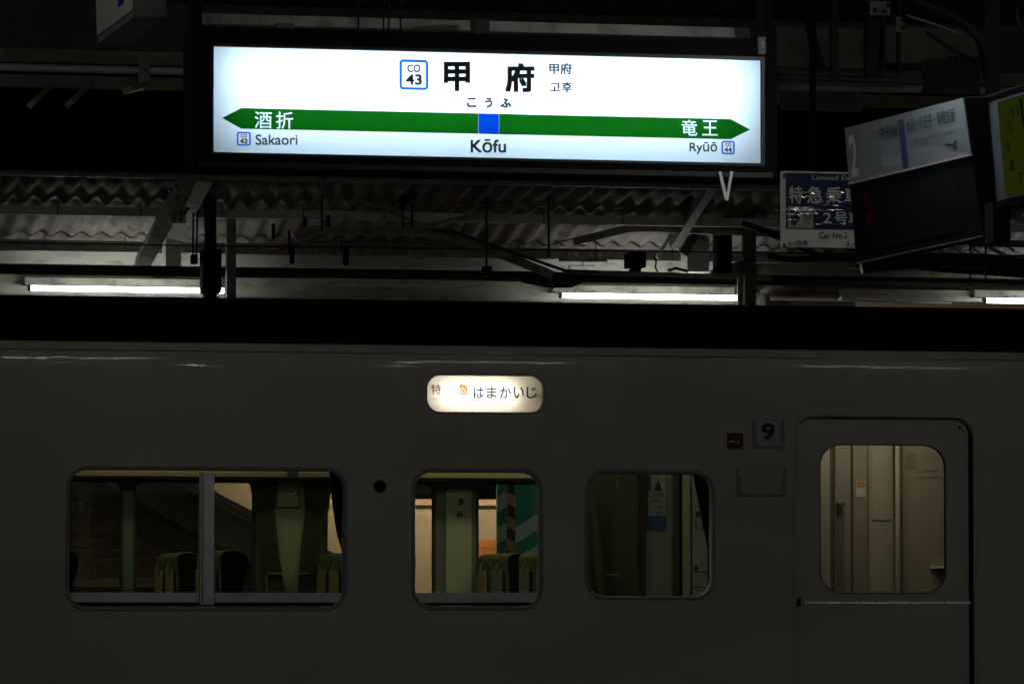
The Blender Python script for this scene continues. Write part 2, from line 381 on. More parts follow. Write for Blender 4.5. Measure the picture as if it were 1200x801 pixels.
# door
yd = YT + .05
xa, xb, za, zb = DR
lp = [rr(xa - .02, xb + .02, -.2, zb + .02, .12), rr(*DW, .125)[::-1]]
me = holed(lp, .03); me.transform(Matrix.Translation((0, yd + .015, 0)))
door = link('door', me, M['door'], car)
ring('door_surround', 'body', car, xa, xb, -.15, zb, .11, [(.016, 0), (.014, -.007), (.004, -.007), (0, 0), (-.001, .049)], YT)
ring('door_window_seal', 'black', door, *DW, .125, [(.003, -.001), (.002, -.003), (-.001, -.003), (-.003, .0), (-.004, .018)], yd)
MB().add([(a, yd + .018, b) for a, b in rr(DW[0] + .002, DW[1] - .002, DW[2] + .002, DW[3] - .002, .123)], [tuple(range(32))]).build('door_pane', 'dglass', door)
zr = Z(705.3, yd, 1040)
box('kick_strip', 'alu', door, X(942, yd), X(1137, yd), yd - .006, yd - .0005, zr - .008, zr + .006).name = 'kick_strip_backing'
MB().prism([(X(942, yd), yd - .0065, zr - .007), (X(942, yd), yd - .0055, zr + .006), (X(942, yd), yd - .0085, zr - .007)], (X(1137, yd) - X(942, yd), 0, 0)).build('kick_strip', 'satin', door)
mb = MB()
for k in range(10):
    xk = X(946 + 20 * k, yd); mb.tube([(xk, yd - .008, zr - .001), (xk, yd - .005, zr - .001)], .004, 6)
mb.build('strip_screws', 'black', door, kind='stuff')
box('door_latch', 'black', door, X(933.5, yd), X(937.5, yd), yd - .012, yd, Z(710, yd, 935), Z(700, yd, 935), bevel=.002)
tube('lock_plug', 'black', door, [(X(1125, yd), yd - .006, Z(501, yd, 1125)), (X(1125, yd), yd, Z(501, yd, 1125))], .009, 10)
tube('lock_plug', 'dsteel', door, [(X(1129, yd), yd - .004, Z(505, yd, 1125)), (X(1129, yd), yd, Z(505, yd, 1125))], .006, 10)
ring('door_recess_shade', 'matte', door, xa - .012, xb - .002, -.16, zb + .010, .108, [(0, -.034), (0, -.004), (-.015, -.004), (-.016, -.0005)], yd)  # black ring painting the shadow in the door recess
# black round vent, car number plates, plate holders
cx, cz = X(445, YT), zt(569.5, 445)
MB().tube([(cx, YT - .008, cz), (cx, YT + .001, cz)], .033, 20).build('black_round_vent', 'matte', car)
MB().tube([(cx, YT - .004, cz), (cx, YT + .001, cz)], .041, 20).build('vent_rim', 'rubber', car)
pl = box('no_smoking_sign', 'npl', car, X(852, YT), X(871, YT), YT - .003, YT, zt(526, 860), zt(507, 860))
MB().bar(P(854, 508, YT - .005), P(870, 525, YT - .005), .012, .001).build('red_slash', 'cred', pl)
MB().box(X(854.5, YT), X(866, YT), YT - .0045, YT - .0035, zt(518, 860), zt(516.3, 860)).build('cigarette', 'swhite', pl)
def holder(u0, u1, v0, v1):
    um = (u0 + u1) / 2; x0, x1, z0, z1 = X(u0, YT), X(u1, YT), zt(v1, um), zt(v0, um)
    h = MB().box(x0, x0 + .012, YT - .008, YT, z0, z1).box(x1 - .012, x1, YT - .008, YT, z0, z1).box(x0 + .012, x1 - .012, YT - .008, YT, z0, z0 + .014)\
        .box(x0 + .012, x0 + .026, YT - .012, YT - .0085, z0, z1 - .05).box(x1 - .026, x1 - .012, YT - .012, YT - .0085, z0, z1 - .05).build('plate_holder', 'rubber', car, bevel=.002)
    return h
h1 = holder(882, 919, 492, 525.5); holder(863, 921, 549, 581.5)
box('number_plate', 'plate9', h1, X(886.5, YT), X(914.5, YT), YT - .004, YT - .0005, zt(522, 900), zt(491, 900))
lettering('number', 'navy', h1, lambda u, v: P(u, v, YT - .0055), [('9', 892.5, 495.5, 908, 515.5)], .045)
# faint scratches / chips under the paint seam
# ------------------------------------------------------------------ interior of the carriage
def zf(v, u=300, Y=YF): return Z(v, Y, u)
lp = [[(XL + .06, 0.0), (XR - .06, 0.0), (XR - .06, 2.3), (XL + .06, 2.3)]]
zw0, zw1 = zf(712), zf(564.5)
farw = []
for a, b in ((4, 142), (159, 297), (383, 508), (560, 690), (811, 850)):
    farw.append((X(a, YF), X(b, YF), zw0, zw1))
for k in range(1, 5):
    d = 1.62 * k
    farw.append((X(4, YF) - d - .1, X(4, YF) - d + .62, zw0, zw1)) if farw[0][0] - d - .1 > XL + .2 else None
for q in farw: lp.append(rr(*q, .045)[::-1])
me = holed(lp, .04); me.transform(Matrix.Translation((0, YF + .02, 0)))
link('far_side_wall', me, M['lining2'], car)
for q in farw:
    f = ring('far_window_frame', 'dark', car, *q, .045, [(.012, -.001), (.010, -.008), (0, -.008), (-.006, 0), (-.006, .03)], YF)
    box('pane', 'fglass', f, q[0] + .002, q[1] - .002, YF + .022, YF + .026, q[2] + .002, q[3] - .002)
yr_ = YF - .30
for a, b in ((-8, 337), (349, 640)):
    x0 = XL + .1 if a == -8 else X(a, yr_)
    box('luggage_rack_rail', 'rack', car, x0, X(b, yr_), yr_, yr_ + .03, Z(560, yr_), Z(549, yr_), bevel=.003)
box('rack_underside', 'dark', car, XL + .1, X(640, yr_), yr_ + .032, YF - .012, Z(562.5, yr_), Z(560.3, yr_))
box('rack_bracket', 'dark', car, X(337.5, yr_), X(348.5, yr_), yr_ - .01, yr_ + .028, Z(561, yr_), Z(548, yr_))
# pillar between far windows with hatch and tied curtains
yp = YF - .012
MB().prism([P(u, v, yp) for u, v in ((322, 562), (356, 562), (358, 600), (352, 650), (348, 712), (332, 712), (326, 650), (320, 600))], (0, .011, 0)).build('pillar_panel', 'lining', car)
hx0, hx1, hz0, hz1 = X(324.5, yp), X(350, yp), zf(594, 337), zf(564.5, 337)
ht = box('hatch_lid', 'lining', car, hx0, hx1, yp - .012, yp - .001, hz0, hz1, bevel=.003)
MB().box(hx0 - .006, hx0 - .001, yp - .008, yp, hz0 - .006, hz1).box(hx1 + .001, hx1 + .006, yp - .008, yp, hz0 - .006, hz1).box(hx0, hx1, yp - .008, yp, hz0 - .006, hz0 - .001).build('hatch_frame', 'dark', ht)
tube('hatch_knob', 'chrome', ht, [(X(346, yp), yp - .03, zf(578, 337)), (X(346, yp), yp - .012, zf(578, 337))], .012, 12)
def curtain(name, left, right, m, Y, amp=.012, folds=9):
    """left/right = [(u, v)...] outlines sampled at equal steps"""
    n = len(left); cols = folds * 6; mb = MB()
    for i in range(n):
        a = P(*left[i], Y); b = P(*right[i], Y)
        for k in range(cols + 1):
            t = k / cols; p = a.lerp(b, t)
            p = p + Vector((0, -amp * (1 + math.sin(t * folds * 2 * math.pi + .5 * math.sin(i * .7))) + amp * .4 * math.sin(i * 1.3 + k), 0))
            mb.v.append(tuple(p))
    for i in range(n - 1):
        for k in range(cols):
            q = i * (cols + 1) + k; mb.f.append((q, q + 1, q + cols + 2, q + cols + 1))
    o = mb.build(name, m, car, smooth=True)
    s = o.modifiers.new('cloth', 'SOLIDIFY'); s.thickness = .003; return o
def ip(pts, n=14):
    v0, v1 = pts[0][1], pts[-1][1]; out = []
    for i in range(n):
        v = v0 + (v1 - v0) * i / (n - 1)
        for (a, b), (c, d) in zip(pts, pts[1:]):
            if b <= v <= d + 1e-6: out.append((a + (c - a) * (v - b) / (d - b), v)); break
    return out
yc = YF - .03
curtain('curtain', ip([(292, 561), (297, 590), (303, 640), (306, 712)]), ip([(324, 561), (321, 595), (327, 650), (336, 712)]), 'curtain', yc)
curtain('curtain', ip([(356, 561), (359, 595), (354, 650), (346, 712)]), ip([(389, 561), (385, 595), (376, 645), (368, 712)]), 'curtain', yc)
curtain('curtain', ip([(386, 553), (389, 590), (396, 630), (402, 650), (403, 690)]), ip([(410, 553), (410, 590), (410, 630), (410, 650), (410, 690)]), 'dcurtain', YT + .09, folds=4)['label'] = 'unlit curtain edge close to the glass, shade coloured nearly black'
curtain('curtain', ip([(812, 556), (818, 590), (826, 625), (829, 640), (829, 698)]), ip([(842, 556), (842, 590), (842, 625), (842, 640), (842, 698)]), 'dcurtain', YT + .09, folds=4)['label'] = 'unlit curtain edge close to the glass, shade coloured nearly black'
for a, b in ((313, 331), (343, 362)):
    t_ = box('fold_down_table', 'rack', car, X(a, yc), X(b, yc), YF - .09, YF - .045, zf(672.5, 330), zf(670.5, 330))
box('table_edge', 'pocket', car, X(311, yc), X(312.5, yc), YF - .07, YF - .046, zf(712), zf(673))
# window B/C pillar
box('pillar_panel', 'lining', car, X(522.5, yp), X(552.5, yp), yp - .004, yp, zf(712), zf(573, 537), bevel=.004)
box('coat_hook', 'dark', car, X(537.5, yp), X(541.5, yp), yp - .05, yp - .006, zf(591, 540), zf(584, 540), bevel=.004)
box('coat_hook', 'dark', car, X(535.5, yp), X(541, yp), yp - .03, yp - .006, zf(605, 540), zf(600, 540), bevel=.004)
# seats: pairs seen from behind-left
def make_pair():
    root = bpy.data.objects.new('seat_pair', None); C.objects.link(root); root.parent = car
    root.matrix_parent_inverse = Matrix.Identity(4)
    return root
def seat_profile():                    # (x, z) of one backrest side, z relative to the top
    return [(0, -.60), (.015, -.30), (.012, -.12), (.004, -.03), (.03, -.006), (.08, 0), (.135, -.012), (.165, -.045), (.165, -.09), (.145, -.16), (.125, -.24), (.12, -.60)]
seat_protos = {}
def seat_pair(x, y, top, gm):
    off = Vector(car.location)
    root = make_pair(); root.location = Vector((x, y, top)) - off
    if gm in seat_protos:
        for ch in seat_protos[gm]:
            c = ch.copy(); C.objects.link(c); c.parent = root
        return root
    parts = []
    def p(mb, name, m, bevel=0, smooth=False):
        me = bpy.data.meshes.new(name); me.from_pydata(mb.v, [], mb.f); me.materials.append(M[m])
        o = bpy.data.objects.new(name, me); C.objects.link(o); o.parent = root
        if bevel: b = o.modifiers.new('bevel', 'BEVEL'); b.width = bevel; b.segments = 3; b.limit_method = 'ANGLE'
        parts.append(o); return o
    pr = seat_profile()
    for k in range(2):
        y0 = .006 + k * .47
        p(MB().prism([(a, y0, b) for a, b in pr], (0, .46, 0)), 'backrest', 'seat', .02)
        p(MB().box(-.012, .004, y0 + .10, y0 + .36, -.60, -.105), 'seat_back_pocket', gm[k], .006)
        p(MB().tube([(-.004, y0 + .2, -.06), (-.02, y0 + .2, -.075), (-.02, y0 + .2, -.10), (-.012, y0 + .22, -.115)], .004, 6), 'net_hook', 'lining')
        p(MB().box(.14, .58, y0, y0 + .45, -.86, -.74), 'cushion', 'seat', .03)
    p(MB().prism([(a * .98 + .002, -.012, b * .995 - .004) for a, b in pr], (0, .014, 0)), 'side_shell', 'seatend', .003)
    p(MB().box(.2, .45, .1, .85, -1.2, -.87), 'pedestal', 'dark')
    seat_protos[gm] = parts; return root
yn, yfar = YT + .2, YT + 1.72
xn0 = X(257, yn); zn = Z(643.5, yn, 260)
for k in range(-4, 5):
    g = ('pocket', 'pocket') if k != 2 else ('grpocket', 'grpocket')
    if k in (4,): continue
    if k > 2: continue
    seat_pair(xn0 + k * .955, yn, zn, g)
xf0 = X(206.5, yfar); zfr = Z(646, yfar, 200)
for k in range(-4, 3):
    seat_pair(xf0 + k * 1.0, yfar, zfr, ('pocket', 'pocket') if k != 2 else ('grpocket', 'pocket'))
# partition area behind window 3
yq = YT + 1.1
def vp(name, m, u0, u1, v0, v1, Y, d=.03, parent=None, bevel=0): return box(name, m, parent or car, X(u0, Y), X(u1, Y), Y, Y + d, Z(v1, Y, (u0 + u1) / 2), Z(v0, Y, (u0 + u1) / 2), bevel=bevel)
vp('partition_panel', 'olive', 668, 722, 540, 800, yq + .12)
vp('partition_panel', 'olive', 722, 747, 540, 800, yq, bevel=.01)
vp('partition_edge', 'dark', 748, 757, 540, 800, yq + .05)
vp('partition_panel', 'grey', 757, 789, 540, 800, yq + .1)
vp('partition_post', 'olive', 789.5, 796, 540, 800, yq + .08, .03)
vp('gangway_gap', 'matte', 796, 801, 540, 800, yq + .14)
vp('partition_post', 'lining', 801, 809.5, 540, 800, yq + .07, .04, bevel=.008)
vp('table_shelf', 'pocket', 712, 727, 672.5, 674, yq - .05)
mb = MB().prism([P(u, v, yq + .05) for u, v in ((693, 575), (697, 590), (705, 640), (712, 720), (704, 720), (696, 650))], (0, .02, 0)); mb.build('curtain_tie', 'curtain', car)
po = vp('poster', 'poster', 759.5, 780.5, 555, 619, yq + .085, .004)
vp('poster_band', 'pblue', 759.5, 780.5, 604, 618, yq + .0835, .001, parent=po)
vp('poster_band', 'pblue', 759.8, 763, 558, 576, yq + .0835, .001, parent=po)
lettering('poster_lettering', 'ink', po, lambda u, v: P(u, v, yq + .082), [('▲', 767, 562, 776, 574), ('2号車', 766, 577, 778, 581.5)])
lettering('poster_lettering', 'pblue', po, lambda u, v: P(u, v, yq + .082), [('座席', 764, 585, 773, 589.5), ('のご案内', 764, 592, 778, 596.5), ('指定', 768, 599, 776, 602)])
pb = vp('window_notice', 'poster', 811.5, 834, 556, 712, YF - .05, .004)
lettering('notice_lettering', 'ink', pb, lambda u, v: P(u, v, YF - .054), [('乗', 814, 598, 822, 606), ('13', 815, 612, 825, 620), ('●', 813.5, 662, 817.5, 668)])
vp('notice_line', 'pblue', 812, 833, 669, 670, YF - .053, .001, parent=pb); vp('notice_line', 'pblue', 812, 833, 687, 688, YF - .053, .001, parent=pb)
# vestibule behind the door
yv = YT + .75
box('vestibule_wall', 'dark', car, X(862, YT), X(866, YT), YT + .05, YT + .62, 0, 2.29)
box('vestibule_wall', 'vest1', car, X(1190, YT), X(1194, YT), YT + .05, YF - .01, 0, 2.29)
vp('vestibule_panel', 'vest1', 905, 973, 505, 960, yv, bevel=.006)
vp('door_gap', 'vest4', 973.5, 979, 505, 960, yv + .12)
vp('inner_door', 'vest2', 979, 998, 505, 960, yv + .08, bevel=.008)
vp('vestibule_panel', 'vest4', 980, 989.5, 597, 960, yv + .075, .003)
vp('inner_door_handle', 'vest4', 982, 991, 587, 591.5, yv + .02, .05, bevel=.006)
vp('vestibule_panel', 'vest2', 1000, 1017, 505, 960, yv + .05, bevel=.006)
s_ = vp('sticker', 'paper', 1003.5, 1015, 563, 582, yv + .046, .002)
vp('sticker_print', 'sto', 1004.5, 1014, 564, 571, yv + .0445, .001, parent=s_)
vp('vestibule_panel', 'vest3', 1017.5, 1047, 505, 960, yv + .10, bevel=.006)
vp('vestibule_mirror', 'vest3', 1022, 1043, 527, 609, yv + .092, .006, bevel=.003)
tube('grab_pole', 'vest1', car, [(X(1051, yv), yv - .02, 0.02), (X(1051, yv), yv - .02, 2.28)], .016)
vp('door_gap', 'vest4', 1054, 1058, 505, 960, yv + .06)
vp('vestibule_panel', 'vest1', 1058, 1140, 505, 960, yv + .02, bevel=.004)
n_ = vp('wall_notice', 'vest2', 1062, 1073, 530, 548, yv + .015, .003)
lettering('wall_notice_lettering', 'vest4', n_, lambda u, v: P(u, v, yv + .0135), [('ご注意', 1063, 532, 1072, 535), ('開けるな', 1063, 538, 1072, 541)])
wl = vp('warning_label', 'vest1', 1073, 1103, 549, 559, yv + .016, .003)
lettering('warning_lettering', 'sto', wl, lambda u, v: P(u, v, yv + .0145), [('▲', 1074, 551, 1078, 555)])
lettering('warning_lettering', 'vest4', wl, lambda u, v: P(u, v, yv + .0145), [('━━━━━━', 1081, 551, 1100, 552.3), ('━━━', 1092, 557, 1100, 558)])
tube('grab_pole', 'orange', car, [(X(1107, yv), yv - .03, 1.0), (X(1107, yv), yv - .03, 2.28)], .012)
sh = vp('shelf', 'white', 1095, 1118, 662.6, 665.2, yv - .08, .1)  # white colour stands for the bright glint on the metal shelf
MB().prism([P(u, v, yv - .03) for u, v in ((1097, 665.5), (1113, 665.5), (1113, 674), (1107, 673))], (0, .02, 0)).build('shelf_bracket', 'dark', sh)
# ceiling lamps in the carriage
for k in range(7):
    x = 8.0 - .75 - k * 2.9 if k else X(650, YT)
    x = X(640, YT) - k * 1.9
    box('ceiling_lamp', 'cabin', car, x - .6, x + .6, YT + .62, YT + .74, 2.26, 2.298); box('ceiling_lamp', 'cabin', car, x - .6, x + .6, YT + 1.86, YT + 1.98, 2.26, 2.298)
box('ceiling_lamp', 'cabin', car, X(745, YT), X(855, YT), YT + 1.95, YT + 2.1, 2.26, 2.298)
box('ceiling_lamp', 'lobby', car, X(985, YT), X(1090, YT), YT + .25, YT + .45, 2.27, 2.298)

# ------------------------------------------------------------------ near platform: big illuminated station name sign
YS = 17.6
def sp(u, v, d=0): return P(u, v, YS - d)
sx0, sx1 = X(250, YS, 120), X(891.5, YS, 130)
szt = (P(250, 55.5, YS).z + P(891, 70, YS).z) / 2; szb = (P(250, 180, YS).z + P(891, 190, YS).z) / 2
cx0, cx1 = X(226, YS, 120), X(910, YS, 130); czt = Z(40, YS, 570); czb = Z(200, YS, 570)
sg = empty('station_name_sign', ((sx0 + sx1) / 2, YS, czb), 'wide lit white station name sign with green arrow band hanging in a black case', 'station sign')
o_ = MB()
yb = YS + .26
o_.box(cx0, cx1, YS - .01, yb, szt, czt).box(cx0, cx1, YS - .01, yb, czb, szb).box(cx0, sx0, YS - .01, yb, szb + .0005, szt - .0005).box(sx1, cx1, YS - .01, yb, szb + .0005, szt - .0005)
o_.build('case', 'matte', sg, bevel=0)
box('back_plate', 'white', sg, sx0, sx1, YS + .235, YS + .25, szb, szt)
MB().box(sx0 - .012, sx1 + .012, YS - .016, YS - .0105, szt + .001, szt + .012).box(sx0 - .012, sx1 + .012, YS - .016, YS - .0105, szb - .012, szb - .001)\
    .box(sx0 - .012, sx0 - .001, YS - .016, YS - .0105, szb, szt).box(sx1 + .001, sx1 + .012, YS - .016, YS - .0105, szb, szt).build('inner_trim', 'black', sg)
box('lower_lip', 'black', sg, cx0 + .02, cx1 - .02, YS - .022, YS - .0105, Z(203, YS, 570), Z(196.5, YS, 570), bevel=.003)
# acrylic face, green band with the neighbouring names cut out of it
G = dict(top=(128.5, 137.8), bot=(152.8, 161.6))
def bandv(u, which):                    # the two edges of the band in the photograph
    a, b = G[which]; return a + (b - a) * (u - 282) / (858 - 282)
face = holed([[(sx0, szb), (sx1, szb), (sx1, szt), (sx0, szt)]], 0)
face.transform(Matrix.Translation((0, YS + .004, 0)))
link('sign_face', face, M['acr'], sg)
def text_loops(s, u0, v0, u1, v1, Y, bold=.02):
    cu = bpy.data.curves.new('t', 'FONT'); cu.body = s; cu.resolution_u = 3; cu.offset = bold
    o = bpy.data.objects.new('t', cu); C.objects.link(o); bpy.context.view_layer.update()
    for q in bpy.context.selected_objects: q.select_set(False)
    o.select_set(True); bpy.context.view_layer.objects.active = o
    bpy.ops.object.convert(target='CURVE')
    o = bpy.context.view_layer.objects.active; out = []
    for s_ in o.data.splines:
        if s_.type == 'BEZIER':
            pts = []; bp = s_.bezier_points; n = len(bp)
            from mathutils.geometry import interpolate_bezier
            for i in range(n):
                a, b = bp[i], bp[(i + 1) % n]
                seg = interpolate_bezier(a.co, a.handle_right, b.handle_left, b.co, 4)
                pts += [tuple(q[:2]) for q in seg[:-1]]
            out.append(pts)
        else: out.append([tuple(q.co[:2]) for q in s_.points])
    bpy.data.objects.remove(o)
    ax = [p[0] for l in out for p in l]; az = [p[1] for l in out for p in l]
    a0, a1, b0, b1 = min(ax), max(ax), min(az), max(az); X0, X1 = X(u0, Y, v0), X(u1, Y, v0); Z0, Z1 = Z(v1, Y, (u0 + u1) / 2), Z(v0, Y, (u0 + u1) / 2)
    return [[(X0 + (X1 - X0) * (p - a0) / (a1 - a0), Z0 + (Z1 - Z0) * (q - b0) / (b1 - b0)) for p, q in l] for l in out]
yb1 = YS + .0025
zb1 = (Z(bandv(420, 'top'), yb1, 420) + Z(bandv(720, 'top'), yb1, 720)) / 2; zb0 = (Z(bandv(420, 'bot'), yb1, 420) + Z(bandv(720, 'bot'), yb1, 720)) / 2; zbm = (zb0 + zb1) / 2
bx = (X(560.5, yb1), X(584.5, yb1))
L1 = [[(X(258.5, yb1), zbm), (X(281.5, yb1), zb0), (bx[0] - .0005, zb0), (bx[0] - .0005, zb1), (X(281.5, yb1), zb1)]]
L1 += text_loops('酒', 298.5, 131, 318.5, 150.5, yb1) + text_loops('折', 323.5, 131.3, 343.5, 151, yb1)
L2 = [[(bx[1] + .0005, zb0), (X(857.5, yb1), zb0), (X(880.5, yb1), zbm), (X(857.5, yb1), zb1), (bx[1] + .0005, zb1)]]
L2 += text_loops('竜', 798.5, 140.5, 817, 158.8, yb1) + text_loops('王', 823, 141.3, 841, 158.8, yb1)
for L_ in (L1, L2):
    me = holed(L_, 0); me.transform(Matrix.Translation((0, yb1, 0))); link('green_arrow_band', me, M['fgreen'], sg)
me = holed([[(bx[0], zb0), (bx[1], zb0), (bx[1], zb1), (bx[0], zb1)]], 0); me.transform(Matrix.Translation((0, yb1, 0))); link('blue_square', me, M['fblue'], sg)
sf = lambda u, v: P(u, v, yb1)
for it in (('甲', 520, 72.5, 551, 107), ('府', 592, 74, 626.5, 108.5)): lettering('station_name', 'ink', sg, sf, [it], .042)
for it in (('こ', 547, 114.5, 558.5, 126), ('う', 568.5, 114.5, 577, 126.5), ('ふ', 586, 115, 599, 126.5)): lettering('reading', 'ink', sg, sf, [it], .05)
lettering('station_name', 'ink', sg, sf, [('Kōfu', 551.5, 163, 593, 179)], .045)
for it in (('甲府', 643.5, 74, 670.5, 87.5), ('고후', 644, 96, 671, 109)): lettering('small_name', 'gink', sg, sf, [it], .045)
lettering('neighbour_name', 'gink', sg, sf, [('Sakaori', 299.5, 157.5, 348.5, 170)], .035)
lettering('neighbour_name', 'gink', sg, sf, [('Ryūō', 808, 166.5, 840.5, 181)], .035)
def badge(u0, v0, u1, v1, w_, top, bot):
    x0, x1 = X(u0, yb1, v0), X(u1, yb1, v0); um = (u0 + u1) / 2; z0, z1 = Z(v1, yb1, um), Z(v0, yb1, um); w_ = w_ * (x1 - x0) / (u1 - u0); r = w_ * 1.5
    me = holed([rr(x0, x1, z0, z1, r), rr(x0 + w_, x1 - w_, z0 + w_, z1 - w_, max(r - w_, .001))[::-1]], 0); me.transform(Matrix.Translation((0, yb1, 0)))
    b = link('station_number_badge', me, M['fcyan'], sg)
    H = v1 - v0; W = u1 - u0
    lettering('badge_text', 'gink', b, sf, [(top, u0 + W * .27, v0 + H * .16, u1 - W * .27, v0 + H * .42, .06), (bot, u0 + W * .22, v0 + H * .48, u1 - W * .22, v0 + H * .84, .09)], .0)
badge(468, 70, 502, 105.5, 3.1, 'CO', '43'); badge(277.5, 154.5, 294, 171, 2.0, 'CO', '42'); badge(845.5, 165, 861, 181, 2.0, 'CO', '44')
for fz, r in ((.80, .014), (.42, .010)):
    z = szb + (szt - szb) * fz
    xm = (sx0 + sx1) / 2; hw = (sx1 - sx0) / 2
    tube('sign_tube', 'stube', sg, [(sx0 + .045 if fz > .5 else sx0 + .07, YS + .13, z), (xm - .02, YS + .13, z)], r)
    tube('sign_tube', 'stube', sg, [(xm + .02, YS + .13, z), (sx1 - .045 if fz > .5 else sx1 - .07, YS + .13, z)], r)
box('maker_label', 'black', sg, X(889, YS), X(898, YS), YS - .0125, YS - .0105, Z(64, YS, 893), Z(44, YS, 893))
lettering('maker_mark', 'steel', sg, lambda u, v: P(u, v, YS - .0145), [('◊', 891.5, 47, 895.5, 57)])
# hangers and rail above
for u in (226, 901):
    box('hanger', 'matte', sg, X(u, YS), X(u + 11, YS), YS + .05, YS + .16, Z(44 if u > 500 else 36, YS, u), 4.2)
zr1 = (Z(25, YS + .3, 260) + Z(38, YS + .3, 860)) / 2
box('top_rail', 'steel', sg, X(237, YS + .1), X(894, YS + .1), YS + .27, YS + .33, zr1 - .02, zr1 + .02)
for u in (430, 460, 466, 480): tube('wire', 'pipe', sg, [(X(u, YS), YS + .2, czt - .01), (X(u, YS), YS + .2, 4.3)], .004, 6)
box('junction_box', 'black', sg, X(563, YS), X(580, YS), YS + .1, YS + .2, czt, Z(18, YS, 570)); box('clamp', 'dsteel', sg, X(333, YS), X(354, YS), YS + .22, YS + .26, Z(28, YS, 340), Z(19, YS, 340))
# white V bracket under the sign
vb = empty('v_bracket', tuple(P(851, 203, YS + .05)), 'small white V shaped bracket under the right end of the lit station name sign', 'bracket')
MB().bar(P(843.5, 201, YS - .03), P(851, 234, YS - .03), .011, .006).build('arm', 'white', vb); MB().bar(P(857.5, 201, YS - .022), P(851.5, 235, YS - .022), .011, .006).build('arm', 'white', vb)

# ------------------------------------------------------------------ departure board (number 2) and clock, seen obliquely
class Face:
    def __init__(s, tl, tr, bl, br, n=None):
        s.c = [Vector(q) for q in (tl, tr, bl, br)]
        s.n = ((s.c[1] - s.c[0]).cross(s.c[2] - s.c[0])).normalized()
        if s.n.dot(EYE - s.c[0]) < 0: s.n = -s.n
    def __call__(s, a, b, d=0):
        t = s.c[0].lerp(s.c[1], a); q = s.c[2].lerp(s.c[3], a); return t.lerp(q, b) + s.n * d
    def slab(s, a0, a1, b0, b1, d0, d1):
        p = [s(a0, b1, d0), s(a1, b1, d0), s(a1, b0, d0), s(a0, b0, d0)]; return MB().prism(p, s.n * (d1 - d0))
Yl, Yr = 17.7, 16.6
F = Face(P(989, 150, Yl), P(1129, 114, Yr), P(1003, 309, Yl), P(1152, 277, Yr))
bd = empty('departure_board', tuple(F(.5, 1)), 'tilted platform board with grey number 2 nameplate above an unlit display', 'departure board')
F.slab(0, 1, 0, 1, -.11, -.004).build('case', 'matte', bd, bevel=.004)
F.slab(.004, .996, .004, .405, -.0035, .0).build('nameplate', 'brush', bd)
F.slab(.0, 1, .405, .418, -.0035, .004).build('divider_trim', 'alu', bd)
F.slab(.004, .996, .42, .992, -.0035, -.001).build('display_bezel', 'matte', bd)
F.slab(.10, .86, .50, .93, -.0008, .0005).build('display_screen', 'lcd', bd)
F.slab(0, 1, .993, 1.0, -.0035, .003).build('bottom_trim', 'steel', bd)
F.slab(.462, .505, .045, .4, .0004, .001).build('blue_bar', 'bar', bd)
ff = lambda a, b: F(a, b, .0012)
lettering('platform_number', 'white', bd, ff, [('2', .03, .065, .095, .37)], .03)
lettering('line_name', 'dinkn', bd, ff, [('中央線', .30, .06, .45, .155)], .01)
lettering('line_name', 'silver', bd, ff, [('Chūō Line', .30, .27, .445, .35)], 0)
lettering('destinations', 'dinkn', bd, ff, [('大月・八王子・新宿方面', .525, .055, .915, .155)], .02)
lettering('destinations', 'dinkn', bd, ff, [('for Ōtsuki, Hachiōji & Shinjuku', .58, .195, .89, .24)], -.005)
mb = MB()
for px in ((.80, .30), (.84, .295), (.87, .31), (.895, .285), (.91, .30), (.89, .325), (.893, .35), (.875, .345), (.865, .325), (.83, .315)): mb.v.append(tuple(F(*px, .0014)))
mb.f = [tuple(range(10))]; mb.build('dark_blot', 'ink', bd)  # irregular dark blot on the nameplate
mb = MB()
for i in range(2):
    for a in range(6):
        for b in range(7):
            if rnd.random() < .75:
                s0 = .115 + .012 * i + a * .0085; t0 = .515 + i * .13 + b * .0155
                q = F.slab(s0, s0 + .006, t0, t0 + .011, .0008, .0012); mb.add(q.v, q.f)
mb.build('red_led_dots', 'led', bd, kind='stuff')
box('mast', 'matte', bd, X(1160, Yr + 1.0), X(1170, Yr + 1.0), Yr + .95, Yr + 1.03, F(.8, .0).z - .05, 4.2)
pt = F(.02, 1, .02); MB().tube([pt, pt + Vector((0, 0, -.02))], .022, 12).build('bottom_light', 'chrome', bd)

Yc0, Yc1 = 15.9, 15.15
xa_ = P(1155, 112, Yc0); xb_ = P(1166, 246, Yc0)
FC = Face(xa_, (xa_.x + .02, Yc1, xa_.z), xb_, (xb_.x + .02, Yc1, xb_.z))
ck = empty('platform_clock', tuple(FC(.5, 1)), 'square platform clock with dim yellow green face at the right edge', 'clock')
FC.slab(0, 1, 0, 1, -.16, -.003).build('case', 'matte', ck, bevel=.006)
FC.slab(.05, .95, .07, .93, -.0025, .002).build('face_surround', 'clockrim', ck)
FC.slab(.17, .9, .09, .91, .0025, .004).build('clock_face', 'clock', ck)
mb_items = []
for h in range(1, 13):
    a = R(90 - 30 * h); ca, cb = .535 + .27 * math.cos(a), .5 - .33 * math.sin(a); s = str(h)
    wd = .055 if len(s) == 1 else .085
    mb_items.append((s, ca - wd / 2, cb - .045, ca + wd / 2, cb + .045))
lettering('numerals', 'matte', ck, lambda a, b: FC(a, b, .0045), mb_items, .02)
def hand(name, ang, ln, wd):
    c = FC(.535, .5, .007); a = R(90 - ang); e = FC(.535 + ln * math.cos(a), .5 - ln * math.sin(a) * 1.15, .007); b = FC(.535 - .07 * math.cos(a), .5 + .09 * math.sin(a), .007)
    d = (e - b).normalized(); n = d.cross(FC.n)
    MB().prism([b - n * wd, b + n * wd, e + n * wd * .6, e - n * wd * .6], FC.n * .002).build(name, 'matte', ck)
